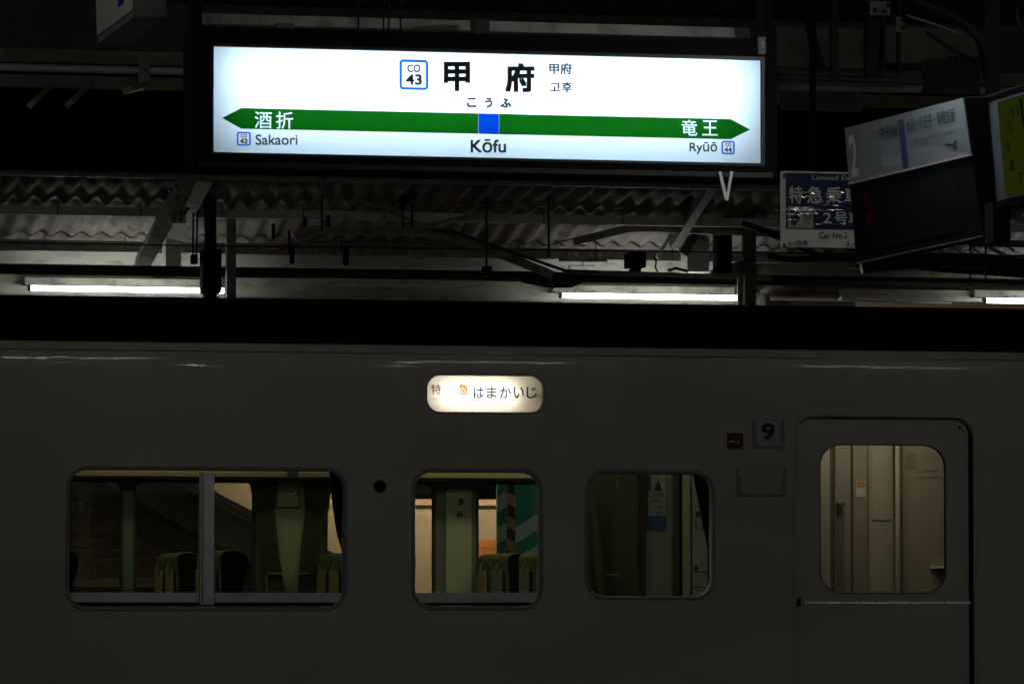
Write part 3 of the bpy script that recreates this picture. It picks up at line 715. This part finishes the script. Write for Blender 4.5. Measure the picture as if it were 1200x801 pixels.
hand('minute_hand', 352, .33, .011); hand('hour_hand', 28, .2, .015)
box('hanger', 'matte', ck, FC(.5, 0).x + .05, FC(.5, 0).x + .12, 15.45, 15.55, FC(.5, 0).z, 4.2)
box('lower_bracket', 'matte', ck, X(1163, 16.05), X(1183, 16.05), 16.02, 16.12, Z(284, 16.05, 1170), Z(238, 16.05, 1170))

# hanging sign at the top left
hs = empty('hanging_sign', tuple(P(130, 50, 17)), 'small tilted hanging sign with a blue stripe at the top left corner', 'sign')
FH = Face(P(110, -40, 17.0), P(155, -66, 16.35), P(113, 52, 17.0), P(156, 20, 16.35))
FH.slab(0, 1, 0, 1, -.12, -.003).build('case', 'dsteel', hs)
FH.slab(.03, .97, .0, .9, -.0025, .001).build('sign_plate', 'white', hs)
FH.slab(.62, .78, .1, .74, .0012, .002).build('blue_stripe', 'fblue', hs)
box('hanger', 'black', hs, FH(.5, 0).x + .04, FH(.5, 0).x + .07, 16.6, 16.7, FH(.5, 0).z, 4.2)

# limited express boarding sign
YL = 19.6
lx0, lx1 = X(915.5, YL, 240), X(1052, YL, 240); lz0, lz1 = Z(290, YL, 955), Z(201, YL, 955)
le = empty('boarding_sign', (lx0, YL, lz0), 'white and blue limited express boarding sign wrapped in clear tape', 'sign')
box('board', 'swhite', le, lx0, lx1, YL, YL + .02, lz0, lz1, bevel=.002)
box('blue_field', 'sblue', le, X(922, YL), lx1 - .02, YL - .0015, YL - .0005, Z(268.5, YL, 955), Z(203, YL, 955))
lf = lambda u, v: P(u, v, YL - .003)
lettering('heading', 'swhite', le, lf, [('Limited Express', 952, 205.5, 1018, 212.8)], .0)
lettering('boarding_text', 'swhite', le, lf, [('特', 924.5, 218, 940.5, 238.5), ('急', 946, 218, 964, 238.5), ('乗', 968, 219, 986, 238.5), ('車', 990, 219.5, 1007, 239)], .02)
lettering('car_number', 'swhite', le, lf, [('2', 964.5, 249, 974, 261.5), ('号車', 978, 248, 1010, 263)], .025)
lettering('car_text', 'ink', le, lf, [('Car No.2', 960, 272, 993, 279)], .012)
lettering('car_text', 'ink', le, lf, [('←1号車', 923.5, 281.5, 947, 287.5), ('3→', 991.5, 283, 1004, 288.5)], .012)
pc = box('pictogram', 'paper', le, X(924.5, YL), X(954, YL), YL - .003, YL - .002, Z(267, YL, 940), Z(242, YL, 940))
MB().prism([P(u, v, YL - .0045) for u, v in ((926, 247), (936, 244), (937, 258), (931, 265), (927, 262))], (0, .001, 0)).build('pictogram_train', 'npl', pc)
MB().prism([P(u, v, YL - .0045) for u, v in ((941, 250), (950, 249), (951, 257), (943, 259))], (0, .001, 0)).build('pictogram_window', 'grey', pc)
mb = MB()
for (v_, a_, b_) in ((226, 938, 992), (231, 937, 990), (236, 955, 992), (246, 915, 992), (249.5, 917, 962), (252, 915, 945), (262, 940, 996), (258, 916, 935), (244, 915, 960), (240, 965, 992)):
    pts = []; u_ = a_; vv = v_
    while u_ < b_:
        pts.append((u_, vv + rnd.uniform(-1.1, 1.1))); u_ += rnd.uniform(2.5, 6)
    for p0, p1 in zip(pts, pts[1:]):
        wdh = rnd.uniform(.2, 1.1); tl = wdh * 2 / 290 * rnd.uniform(.04, .2); a0, a1 = P(p0[0], p0[1] - wdh, YL - .007 + tl), P(p1[0], p1[1] - wdh * .5, YL - .007 + tl); b0, b1 = P(p0[0], p0[1] + wdh, YL - .007), P(p1[0], p1[1] + wdh * .4, YL - .007)
        b0.z += 0; mb.add([a0 + Vector((0, rnd.uniform(-.0006, .0006), 0)), a1, b1, b0], [(0, 1, 2, 3)])
mb.build('crinkled_clear_tape', 'glint', le, kind='stuff')
for v in (204, 286): box('cable_tie', 'ink', le, X(919, YL), X(921, YL), YL - .004, YL, Z(v + 5, YL, 920), Z(v - 1, YL, 920))
box('support_post', 'matte', le, X(940, YL + .2), X(945, YL + .2), YL + .021, YL + .06, lz0 + .05, 4.1)

# ------------------------------------------------------------------ near canopy (edge beams above and behind the signs)
nc = empty('near_canopy', (5, 20, 0), 'dark near platform canopy with edge beam and pale conduit at the top of the view', 'canopy')
YE = 25.3
for i in range(24):
    x = -6 + i * 1.0; mb = MB(); cols = 24
    for k in range(cols + 1):
        xx = x + 1.0 * k / cols
        for y, zz in ((12.8, 4.55), (YE, 4.28)): mb.v.append((xx, y, zz + .018 * math.cos(2 * math.pi * xx / .125)))
    for k in range(cols): mb.f.append((2 * k, 2 * k + 1, 2 * k + 3, 2 * k + 2))
    o = mb.build('roof_sheet', 'dsteel', nc, smooth=True)
zb_ = Z(72, YE)
box('edge_board', 'case', nc, -6, 18, YE + .01, YE + .03, Z(70, YE), Z(14, YE))
box('edge_beam', 'bbeam', nc, -6, 18, YE - .02, YE + .05, Z(87, YE), Z(71.5, YE))
tube('conduit', 'alu', nc, [(-6, YE - .06, Z(94.5, YE)), (X(230, YE), YE - .06, Z(94.5, YE)), (18, YE - .06, Z(94.5, YE))], .022)
box('lower_beam', 'bbeam', nc, -6, 18, YE + .0, YE + .08, Z(115, YE), Z(101, YE))
box('conduit_clip', 'steel', nc, X(157, YE), X(171, YE), YE - .09, YE - .03, Z(100, YE, 160), Z(71, YE, 160))
for u0 in (34, 78, 146):
    MB().bar(P(u0 + 3, 122 if u0 < 140 else 106, YE - .9), P(u0 + 26, 100, YE - .25), .03, .05).build('bracket_arm', 'steel', nc)
for x in (-4, 2.6, 12.2):
    for y in (16.2, 22): box('column', 'dsteel', nc, x - .09, x + .09, y - .09, y + .09, 0, 4.4) if not (2.7 < x * 25.8 / y < 9) else None
for y in (15, 18.6, 22.2): box('purlin', 'dsteel', nc, -6, 18, y - .04, y + .04, 4.2, 4.32)
# right-hand top: boards, louvres, cable runs, gusset plates
box('ceiling_board', 'bbeam', nc, X(912, 24.6), X(1014, 24.6), 24.6, 24.63, Z(79, 24.6, 960), Z(33, 24.6, 960)); box('ceiling_board', 'bbeam', nc, X(1040, 24.6), X(1150, 24.6), 24.6, 24.63, Z(75, 24.6, 1100), Z(33, 24.6, 1100))
for v in (84, 90, 96): box('louvre', 'dsteel', nc, X(915, 24.3), X(1062, 24.3), 24.3, 24.36, Z(v + 4.5, 24.3, 980), Z(v, 24.3, 980))
box('signboard_shelf', 'steel', nc, X(916, 24.2), X(1058, 24.2), 24.2, 24.28, Z(106, 24.2, 980), Z(101.5, 24.2, 980))
for k in range(26):
    u = 1085 + k * 2.6; box('louvre_slat', 'dsteel', nc, X(u, 24.5), X(u + 1.2, 24.5), 24.5, 24.53, Z(110, 24.5, 1120), Z(70 if k < 12 else 66, 24.5, 1120))
nsb = box('faded_notice_board', 'case', nc, X(917, 24.0), X(1012, 24.0), 24.0, 24.02, Z(130, 24, 960), Z(108, 24, 960))
lettering('notice_lettering', 'pblue', nsb, lambda u, v: P(u, v, 23.99), [('特急券をお求めの', 925, 111, 1005, 118.5), ('お客様はこちら', 930, 121, 998, 128)])
pth = lambda pts, Y: [tuple(P(u, v, Y)) for u, v in pts]
tube('cable', 'pipe', nc, pth([(946, -5), (948, 25), (953, 50), (962, 82)], 23.5), .028)
tube('cable', 'pipe', nc, pth([(1060, -5), (1095, 10), (1130, 26), (1150, 45), (1160, 90)], 22.5), .035)
tube('cable', 'pipe', nc, pth([(1085, 38), (1110, 55), (1142, 72)], 22.5), .010); tube('cable', 'steel', nc, pth([(1062, 18), (1100, 30), (1125, 40)], 22.3), .006)
tube('cable', 'pipe', nc, pth([(1194, 0), (1192, 20), (1198, 38)], 21), .008)
for a, b, c in ((977, 0, 8), (1038, 5, 3), (1018, 0, 14), (1056, 20, 3)): box('hanger_post', 'pipe', nc, X(a, 23), X(a + c, 23), 23, 23.05, Z(92, 23, a), Z(b, 23, a) + .1)
gp = box('gusset_plate', 'steel', nc, X(1022, 22.8), X(1046, 22.8), 22.8, 22.81, Z(18, 22.8, 1034), Z(2, 22.8, 1034)); box('gusset_plate', 'steel', nc, X(1053, 22.8), X(1062, 22.8), 22.8, 22.81, Z(38, 22.8, 1057), Z(20, 22.8, 1057))
mb = MB()
for a, b in ((1025, 12), (1036, 14), (1035, 21), (1047, 20), (1058, 23), (1058, 33), (1068, 22), (1041, 6)):
    p = P(a, b, 22.79); mb.tube([p, p + Vector((0, -.012, 0))], .011, 8)
mb.build('gusset_bolts', 'ink', nc, kind='stuff')

def lamp(u0, u1, vc, Y, m, r, label, group, hous='steel', world=None):
    if world: x0, x1, z = world
    else: x0, x1 = X(u0, Y), X(u1, Y); z = Z(vc, Y, (u0 + u1) / 2)
    e = empty('fluorescent_lamp', ((x0 + x1) / 2, Y, z), label, 'lamp', group)
    tube('tube', m, e, [(x0, Y, z), (x1, Y, z)], r, 12)
    for x, s in ((x0, -1), (x1, 1)):
        tube('lamp_holder', 'white', e, [(x + s * .002, Y, z), (x + s * .022, Y, z)], r * 1.25, 10)
    box('housing', 'white' if hous is None else hous, e, x0 - .02, x1 + .02, Y - .03 + (0 if world else .22), Y + .03 + (0 if world else .30), z + .035, z + .085, bevel=.004)
    if not world:
        for x in (x0 + .2, x1 - .2): box('bracket', 'dsteel', e, x - .02, x + .02, Y + .0, Y + .19, z + .02, z + .035)
    return e
k_ = 0
for i in range(-3, 5):
    xx = X(800, 19) * 1.0 + 0
    x = 4.72 + 1.54 + (i - 1) * 2.98
    lamp(0, 0, 0, 19.0, 'tube', .017, ('first', 'second', 'third', 'fourth', 'fifth', 'sixth', 'seventh', 'eighth')[i + 3] + ' bare tube from the left along the near platform ceiling', 'near platform ceiling tubes', world=(x, x + 1.2, 4.02))

for i, x in enumerate((1.4, 4.3, 7.0)):  # added row out of view, brightening the fronts of the signs
    lamp(0, 0, 0, 15.0, 'tube', .017, ('added unseen tube above and left of the station name sign', 'added unseen tube above the departure board, nearer row', 'added unseen tube above the platform clock, nearer row')[i], 'added unseen tubes above the signs', world=(x - .6, x + .6, 4.02)).rotation_euler.z = R(90)
e = lamp(0, 0, 0, 16.62, 'board_tube', .015, 'short added tube just above the grey departure board nameplate, out of the picture', 'added unseen tubes above the signs', world=(4.98, 5.28, 3.37)); e.rotation_euler.z = R(90)  # added tube out of view, brightening the nameplate from its near end


# ------------------------------------------------------------------ far canopy with corrugated roof
fc = empty('far_canopy', (5, 30, 0), 'far platform canopy with corrugated slate roof on pale beam behind the train', 'canopy')
XA, XB = -2.0, X(1290, 30)
Y0, Y1, Y2, Y3 = 28.45, 29.2, 29.95, 30.75
def zc_(v, Y): return Z(v, Y, 300)
rz = [zc_(206, Y0), zc_(243.5, Y1), zc_(283.5, Y2)]; rz.append(rz[2] - .17)
YY = [Y0, Y1, Y2, Y3]
shw = .78; PIT = .13
ns = int((XB - XA) / shw) + 1
for rI in range(3):
    ya, yb_, za_, zb2 = YY[rI] - (.0 if rI == 0 else .12), YY[rI + 1] + .02, rz[rI] + (.0 if rI == 0 else .055), rz[rI + 1]
    za_ += .028; zb2 += .024
    proto = None
    for i in range(ns):
        if proto is None or True:
            mb = MB(); x0 = XA + i * shw; cols = 60; jit = rnd.uniform(-.006, .006)
            for k in range(cols + 1):
                xx = x0 + (shw + .05) * k / cols
                for j in range(3):
                    t = j / 2
                    mb.v.append((xx, ya + (yb_ - ya) * t, za_ + (zb2 - za_) * t + .0165 * math.cos(2 * math.pi * xx / PIT) + jit + (.007 if k > 56 else 0)))
            for k in range(cols):
                for j in range(2): q = 3 * k + j; mb.f.append((q, q + 1, q + 4, q + 3))
            o = mb.build('roof_sheet', 'slate', fc, smooth=True)
            s = o.modifiers.new('t', 'SOLIDIFY'); s.thickness = .007; s.offset = 1
for i, (va, vb_) in enumerate(((203.5, 211), (245.5, 256), (285, 298))):
    box('purlin', 'steel' if i != 1 else 'fascia', fc, XA, XB, YY[i], YY[i] + .05, zc_(vb_, YY[i]), zc_(va, YY[i]), bevel=.004)
mb = MB()
for i in range(3):
    for k in range(int((XB - XA) / .52)):
        x = XA + .2 + k * .52; z = zc_((211, 256, 298)[i], YY[i]); mb.tube([(x, YY[i] - .008, z + .0), (x, YY[i] - .008, z + .10)], .004, 5)
mb.build('hook_bolts', 'dsteel', fc, kind='stuff')
box('valance', 'matte', fc, XA, X(942, 28.4), 28.36, 28.40, zc_(204.5, 28.4), zc_(180, 28.4))
YB = 30.32
u885 = X(886, YB)
box('main_beam', 'fascia', fc, XA, u885, YB, YB + .14, Z(347.5, YB, 300), Z(297.5, YB, 300), bevel=.004)
box('beam_flange', 'steel', fc, XA, u885, YB - .05, YB + .2, Z(351, YB, 300) + .005, Z(349, YB, 300) + .005)
box('main_beam', 'bbeam', fc, u885 + .01, XB, YB + .05, YB + .17, Z(344, YB, 1000), Z(300, YB, 1000), bevel=.004)
box('beam_flange', 'steel', fc, u885 + .01, XB, YB - .02, YB + .2, Z(349, YB, 1000), Z(345, YB, 1000))
box('lamp_trough', 'fascia', fc, X(985, YB), X(1152, YB), YB - .06, YB + .03, Z(353, YB, 1070), Z(340, YB, 1070), bevel=.003)
tube('reflector_strip', 'white', fc, [P(985, 352, YB - .08), P(1115, 355, YB - .08)], .007)
box('lamp_trough', 'steel', fc, X(896, YB), X(1000, YB), YB - .06, YB + .03, Z(359, YB, 940), Z(353, YB, 940))
# white columns, knee braces
def col(u0, u1, vt, Y, lab=None):
    return box('column', 'fascia', fc, X(u0, Y), X(u1, Y), Y, 30.31, Z(318, Y, u0), Z(vt, Y, u0), bevel=.004)
col(193, 211, 266, 29.78); col(806, 832, 268, 29.78)
def brace(a, b, w_, m='steel', d=.07, Y=29.7, Yb=None): MB().bar(P(*a, Y), P(*b, Yb or Y), w_, d).build('brace', m, fc, bevel=.003)
brace((167, 308), (222, 205), .10, 'steel', .07, 29.72, 28.42); brace((166, 300), (190, 252), .02, 'fascia', .03, 29.60)
brace((203, 275), (241, 207), .10, 'steel', .07, 29.62, 28.46)
brace((790, 285), (842, 205), .06, 'dsteel', .07, 29.6, 28.42); brace((770, 302), (792, 264), .022, 'white', .03); brace((800, 298), (846, 215), .06, 'dsteel', .05, 29.75)
box('gusset', 'fascia', fc, X(196, 28.95), X(216, 28.95), 28.92, 28.95, Z(262, 28.95, 200), Z(240, 28.95, 200), bevel=.003)
mb = MB()
for a, b in ((206, 245), (212, 246), (205, 250), (213, 251), (204, 256), (212, 257), (207, 218), (209, 224), (208, 232), (200, 222), (217, 249), (220, 245)):
    yy = 28.9 if b > 236 else 28.42; p = P(a, b, yy); mb.tube([p, p + Vector((0, .03, 0))], .013, 6)
mb.build('gusset_bolts', 'dsteel', fc, kind='stuff')
box('insulator_bar', 'black', fc, X(181, 29.5), X(188, 29.5), 29.45, 29.5, Z(292, 29.5, 185), Z(240, 29.5, 185), bevel=.003)
# tie rods
for a, b, r in (((-20, 220), (72, 203), .009), ((358, 208), (505, 268), .011), ((300, 190), (360, 209), .011), ((470, 272), (700, 216), .010)):
    tube('tie_rod', 'steel', fc, [P(*a, 29.1), P(*b, 29.1)], r)
tube('thin_wire', 'pipe', fc, [P(-20, 284, 28.9), P(300, 289, 28.9), P(1300, 301, 28.9)], .005, 6)
tube('thin_wire', 'steel', fc, [P(480, 291.5, 28.95), P(1300, 300, 28.95)], .004, 6)
for u, v0, v1 in ((377, 206, 272), (472, 206, 268), (483, 206, 268), (570, 206, 312), (643, 215, 300), (339, 270, 298), (400, 280, 296)):
    tube('hanging_rod', 'pipe', fc, [P(u, v0, 29.0), P(u, v1, 29.0)], .008, 6)
for u, v0, v1, w_ in ((468.5, 208, 240, 7), (382, 252, 266, 4), (339, 290, 309, 5), (402, 288, 311, 6), (565, 312, 324, 11), (355, 254, 266, 3), (318, 262, 280, 3)):
    box('insulator', 'matte', fc, X(u, 28.95), X(u + w_, 28.95), 28.93, 28.98, Z(v1, 28.95, u), Z(v0, 28.95, u), bevel=.006)
MB().bar(P(468, 244, 28.95), P(489, 230, 28.95), .02, .03).build('switch_arm', 'matte', fc); MB().bar(P(476, 239, 28.93), P(484, 235, 28.93), .008, .01).build('copper_clip', 'copper', fc); MB().bar(P(487, 233.5, 28.93), P(490, 232, 28.93), .008, .01).build('copper_clip', 'copper', fc)
# cable ladder with bent ends
def stripb(pts, w_, m, Y, name='cable_tray', d=.03):
    for a, b in zip(pts, pts[1:]): MB().bar(P(*a, Y), P(*b, Y), w_, d).build(name, m, fc)
stripb([(345, 279), (365, 269.5), (480, 270.5), (520, 273.5), (540, 279), (648, 322.5)], .055, 'steel', 29.35)
stripb([(500, 268), (530, 271), (662, 317), (700, 319)], .016, 'pipe', 29.3); stripb([(660, 318), (905, 326)], .03, 'steel', 29.45)
stripb([(320, 297), (355, 283), (480, 285), (545, 290)], .016, 'dsteel', 29.3); stripb([(372, 298), (430, 281)], .012, 'bbeam', 29.3)
for a, b in (((322, 287), (360, 273)), ((316, 299), (340, 290)), ((375, 297), (392, 290))): tube('copper_strap', 'copper', fc, [P(*a, 29.28), P(*b, 29.28)], .005, 6)
stripb([(672, 283), (735, 268), (760, 267), (905, 273)], .05, 'steel', 29.35)
tube('copper_strap', 'copper', fc, [P(635, 289, 29.28), P(682, 277, 29.28)], .006, 6)
for k in range(7): u = 350 + k * 22; MB().bar(P(u, 296, 29.4), P(u + 22, 282, 29.4), .008, .02).build('tray_rung', 'dsteel', fc)
stripb([(905, 274), (1250, 288)], .045, 'dsteel', 29.35)
# lamp bracket with small white bulbs, black speaker box
for u in (665, 676, 692, 703):
    p = P(u, 299.5, 29.6); MB().tube([p + Vector((0, 0, .02)), p + Vector((0, 0, -.004))], .008, 10, r2=.016).build('white_insulator', 'white', fc, smooth=True)
box('insulator_rail', 'steel', fc, X(656, 29.62), X(711, 29.62), 29.60, 29.64, Z(306.5, 29.62, 680), Z(303, 29.62, 680))
stripb([(667, 318), (667, 311), (697, 311)], .005, 'dsteel', 29.6, 'thin_bracket', .01); stripb([(683, 306), (683, 311)], .006, 'dsteel', 29.6, 'thin_bracket', .01)
box('camera_housing', 'matte', fc, X(735.5, 29.2), X(756, 29.2), 29.15, 29.3, Z(314, 29.2, 745), Z(296, 29.2, 745), bevel=.01); box('camera_housing_base', 'matte', fc, X(741, 29.2), X(751, 29.2), 29.18, 29.28, Z(318, 29.2, 745), Z(314.5, 29.2, 745))
tube('cable', 'pipe', fc, pth([(766, 300), (769, 306), (768, 313), (771, 319)], 29.3), .006); tube('cable', 'pipe', fc, pth([(783, 317), (792, 314), (806, 318), (800, 316)], 29.3), .009)
box('warm_lit_strip', 'copper', fc, X(262, 30.9), X(402, 30.9), 30.9, 30.93, Z(352, 30.9, 330), Z(348.5, 30.9, 330))  # orange strip standing for warm-lit surfaces beyond, glow put into its colour
box('flange_highlight', 'white', fc, X(-20, 30.9), X(245, 30.9), 30.9, 30.93, Z(347, 30.9, 100), Z(344.5, 30.9, 100)); box('flange_highlight', 'white', fc, X(455, 30.9), X(650, 30.9), 30.9, 30.93, Z(351, 30.9, 550), Z(349, 30.9, 550))  # white strips painting the tube light caught along the lower flange
# clear plastic shade on the right of the middle lamp
sq = MB().prism([P(u, v, 29.5) for u, v in ((833, 316), (868, 305), (870, 324), (833, 324))], (0, .01, 0)).build('plastic_cover', 'paper', fc)
tube('downpipe', 'steel', fc, pth([(895, 345), (895, 375)], 30.2), .04); tube('downpipe', 'steel', fc, pth([(893, 345), (905, 337), (935, 336)], 30.2), .03)
# long black pipe across
zp = (Z(317.5, 29.55, 10) + Z(330, 29.55, 1180)) / 2
tube('trunk_pipe', 'pipe', fc, [(XA, 29.55, zp), (XB, 29.55, zp)], .034, 12)
MB().prism([P(u, v, 29.5) for u, v in ((600, 322), (700, 322), (670, 337), (640, 337), (612, 331))], (0, .02, 0)).build('pipe_saddle', 'pipe', fc)
# dark right-hand clutter
tube('cable', 'pipe', fc, pth([(870, 262), (900, 272), (960, 300), (1100, 315), (1250, 325)], 28.9), .022); tube('cable', 'pipe', fc, pth([(1010, 312), (1090, 305), (1150, 306), (1250, 316)], 28.6), .05)
tube('cable', 'pipe', fc, pth([(900, 300), (925, 304), (1000, 303), (1080, 302)], 28.8), .02)
tube('tie_rod', 'steel', fc, pth([(1160, 290), (1215, 318)], 28.8), .012); tube('tie_rod', 'pipe', fc, pth([(1135, 288), (1230, 289)], 28.8), .006)
for u in (1137, 1155): tube('hanging_rod', 'pipe', fc, pth([(u, 275), (u, 335)], 28.8), .006, 6)
box('shiny_bolt', 'chrome', fc, X(1167, 28.7), X(1172, 28.7), 28.68, 28.7, Z(315.5, 28.7, 1170), Z(312, 28.7, 1170))
box('back_board', 'bbeam', fc, X(886, 31), XB, 31.0, 31.05, Z(300, 31, 1000), Z(262, 31, 1000))
# posts
post = empty('steel_post', (X(262, 29.3), 29.3, 0), 'grey steel post left of centre with dark switch gear beside it, behind the train', 'post')
box('shaft', 'steel', post, X(264, 29.3), X(275, 29.3), 29.27, 29.33, Z(368, 29.3, 270), Z(200, 29.3, 270), bevel=.003)
pg = empty('switch_gear', (X(247, 29.1), 29.1, 0), 'black vertical cable bundle with switch box left of the grey steel post', 'switch gear')
box('switch_box', 'matte', pg, X(236, 29.0), X(258.5, 29.0), 28.98, 29.12, Z(343, 29, 247), Z(292, 29, 247), bevel=.01)
tube('cable_bundle', 'pipe', pg, pth([(244, 190), (243, 240), (245, 292)], 29.05), .026); tube('cable_bundle', 'pipe', pg, pth([(250, 190), (250, 292)], 29.05), .02); tube('cable_bundle', 'pipe', pg, [P(246, 343, 29.05), P(246, 368, 29.05)], .045)
for a, b in (((227, 225), (226, 300)), ((232, 225), (230, 300))): tube('thin_cable', 'pipe', pg, [P(*a, 29.05), P(*b, 29.05)], .006, 6)
box('cable_clamp', 'matte', pg, X(223, 29.0), X(231, 29.0), 29.0, 29.05, Z(309, 29, 227), Z(298, 29, 227), bevel=.006)
post2 = empty('steel_post', (X(877, 29.3), 29.3, 0), 'grey steel post right of the lit middle fluorescent tube, behind the train', 'post')
box('shaft', 'dsteel', post2, X(872, 29.3), X(885.5, 29.3), 29.27, 29.33, Z(368, 29.3, 878), Z(200, 29.3, 878), bevel=.003)
box('flange', 'steel', post2, X(865, 29.35), X(871.5, 29.35), 29.34, 29.36, Z(368, 29.3, 868), Z(306, 29.3, 870))
dk = empty('dark_mast', (X(848, 29.4), 29.4, 0), 'dark square mast beneath the V bracket, behind the train', 'mast')
box('shaft', 'matte', dk, X(836, 29.5), X(855, 29.5), 29.42, 29.5, Z(320, 29.5, 845), Z(205, 29.5, 845))
tube('conduit', 'matte', dk, [P(843, 316, 29.40), P(843, 210, 29.4)], .02)

# lamps below the far beam
lamp(35, 261, 339, 29.98, 'ftube', .0165, 'long lit fluorescent tube at the left under the pale beam', 'lit tubes under the far canopy')
lamp(659, 867, 347.5, 29.98, 'ftube', .0165, 'long lit fluorescent tube in the middle right of the sign post', 'lit tubes under the far canopy')
lamp(1157, 1365, 353.5, 29.98, 'ftube', .0165, 'lit fluorescent tube cut by the right edge of the picture', 'lit tubes under the far canopy')
for xx in (-.9 - 1.9, ): lamp(0, 0, 0, 30.22, 'ftube', .019, 'lit fluorescent tube outside the left edge of the picture', 'lit tubes under the far canopy', world=(xx, xx + 1.2, 3.02))

for i in range(5):
    xx = -.5 + i * 2.7; lamp(0, 0, 0, 32.4, 'btube', .019, ('first', 'second', 'third', 'fourth', 'fifth')[i] + ' tube from the left of the row hidden behind the pale beam', 'tubes behind the pale beam of the far canopy', world=(xx, xx + 1.2, 2.95))

for i, u in enumerate((372, 470, 575, 690)):
    x = X(u, 34.6); lamp(0, 0, 0, 34.6, 'wtube', .025, ('first', 'second', 'third', 'fourth')[i] + ' warm tube from the staircase washing the beige rear wall', 'warm tubes along the beige rear wall', world=(x - .3, x + .3, 2.35))

# ------------------------------------------------------------------ things on the far platform seen through the carriage
YK = 34.6
bw = empty('brick_wall', (X(100, YK), YK, 0), 'dim brown brick wall seen through the left carriage window', 'wall')
bx0 = X(-30, YK); bx1 = X(330, YK)
bxm = X(190, YK); zlow = Z(612, YK, 250)
box('mortar_bed', 'mortar', bw, bx0, bxm, YK + .008, YK + .2, 0, 4.2)
box('mortar_bed', 'mortar', bw, bxm, bx1, YK + .009, YK + .2, 0, zlow)
bl, bh = .225, .070; z_ = Z(700, YK, 200); row = 0; bproto = None
ztop = Z(560, YK, 200)
box('stone_course', 'beige', bw, bx0, bx1, YK - .02, YK + .006, Z(687.5, YK, 120), Z(677.5, YK, 120), bevel=.003)
box('skirting', 'dark', bw, bx0, bx1, YK - .015, YK + .006, 0, Z(689, YK, 120))
z_ = Z(676.5, YK, 120)
while z_ < ztop:
    x = bx0 + .005 - (bl / 2 if row % 2 else 0) + bl
    while x + bl < (bx1 if z_ + bh < zlow else bxm):
        if bproto is None:
            bproto = MB().box(0, bl - .012, 0, .06, 0, bh - .011).build('brick', 'brick', None, bevel=.003)
            bproto.parent = bw; o = bproto
        else: o = bproto.copy(); C.objects.link(o); o.parent = bw
        o.location = Vector((x + rnd.uniform(-.002, .002), YK + rnd.uniform(-.004, .004), z_ + rnd.uniform(-.001, .001))) - bw.location
        o.rotation_euler.z = rnd.uniform(-.006, .006)
        x += bl
    z_ += bh; row += 1
ye = 33.9
stc = empty('staircase', (X(200, ye), ye, 0), 'dark steel staircase rising to the left behind the carriage windows', 'staircase')
def sbar(a, b, w_, m, Y, nm): MB().bar(P(*a, Y), P(*b, Y), w_, .06).build(nm, m, stc, bevel=.004)
sbar((40, 535), (330, 702), .22, 'stair', ye, 'stringer'); sbar((60, 524), (350, 683), .10, 'stair2', ye - .05, 'stringer_flange')
sbar((120, 550), (380, 690), .34, 'stair', ye + .05, 'stringer'); sbar((170, 538), (390, 652), .05, 'stair2', ye - .06, 'handrail_skirt')
MB().prism([P(u, v, ye + .12) for u, v in ((120, 512), (216, 564), (330, 625), (420, 680), (420, 760), (200, 640))], (0, .05, 0)).build('side_plate', 'stair2', stc)
YW = 35.2
wl_ = empty('rear_wall', (X(500, YW), YW, 0), 'beige plastered rear wall of the far platform with orange band', 'wall')
box('plaster', 'beige', wl_, X(215, YW), X(1500, YW), YW, YW + .2, 0, Z(584.5, YW, 500))
box('plaster', 'beige', wl_, X(215, YW), X(482, YW), YW + .05, YW + .2, Z(584.5, YW, 500) + .001, 3.3)
box('cap_strip', 'mortar', wl_, X(484, YW), X(1500, YW), YW - .03, YW - .001, Z(592, YW, 500), Z(584.5, YW, 500), bevel=.004)
box('orange_band', 'orange', wl_, X(556, YW), X(1500, YW), YW - .02, YW - .001, Z(652, YW, 570), Z(632, YW, 570))
lettering('band_lettering', 'ink', wl_, lambda u, v: P(u, v, YW - .03), [('出口のご案内', 563, 640, 582, 644)])
box('dark_recess', 'matte', wl_, X(430, YW), X(1500, YW), YW + 2.6, YW + 2.64, 1.0, 4.2)
box('upper_fascia', 'beige', wl_, -4, X(1500, YW), YW + .35, YW + .4, 3.0, 4.3)
YG = 33.6
stp = empty('striped_panel', (X(605, YG), YG, 0), 'green and white diagonally striped hoarding with orange corner seen through the middle window', 'hoarding')
def striped(u0, u1, v0, v1, Y, ma, mb_, pitch, slope, name):
    x0, x1 = X(u0, Y), X(u1, Y); box(name, ma, stp, x0, x1, Y, Y + .03, 0, Z(v0, Y, u0))
    zt_ = Z(v0, Y, u0); k = -3; n = 0
    while n < 12:
        za = zt_ - pitch * (n * 2 - 1)
        pts = [(x0, za), (x1, za + slope * (x1 - x0)), (x1, za + slope * (x1 - x0) - pitch), (x0, za - pitch)]
        pts = [(a, min(b, zt_)) for a, b in pts]
        if pts[3][1] < .0: break
        if pts[2][1] < zt_ - .001 and not (pts[0][1] == zt_ and pts[3][1] == zt_):
            pp = [pts[0], pts[3], pts[2], pts[1]]
            MB().prism([(a, Y - .002, b) for a, b in pp], (0, .0015, 0)).build('stripe', mb_, stp)
        n += 1
striped(582.5, 594, 563, 700, YG + .12, 'stg', 'stw', .115, .5, 'panel'); striped(594.5, 603.5, 563, 700, YG + .02, 'ink', 'sto', .085, -.45, 'corner_guard'); striped(604, 668, 563, 700, YG + .06, 'stg', 'stw', .115, .62, 'panel')
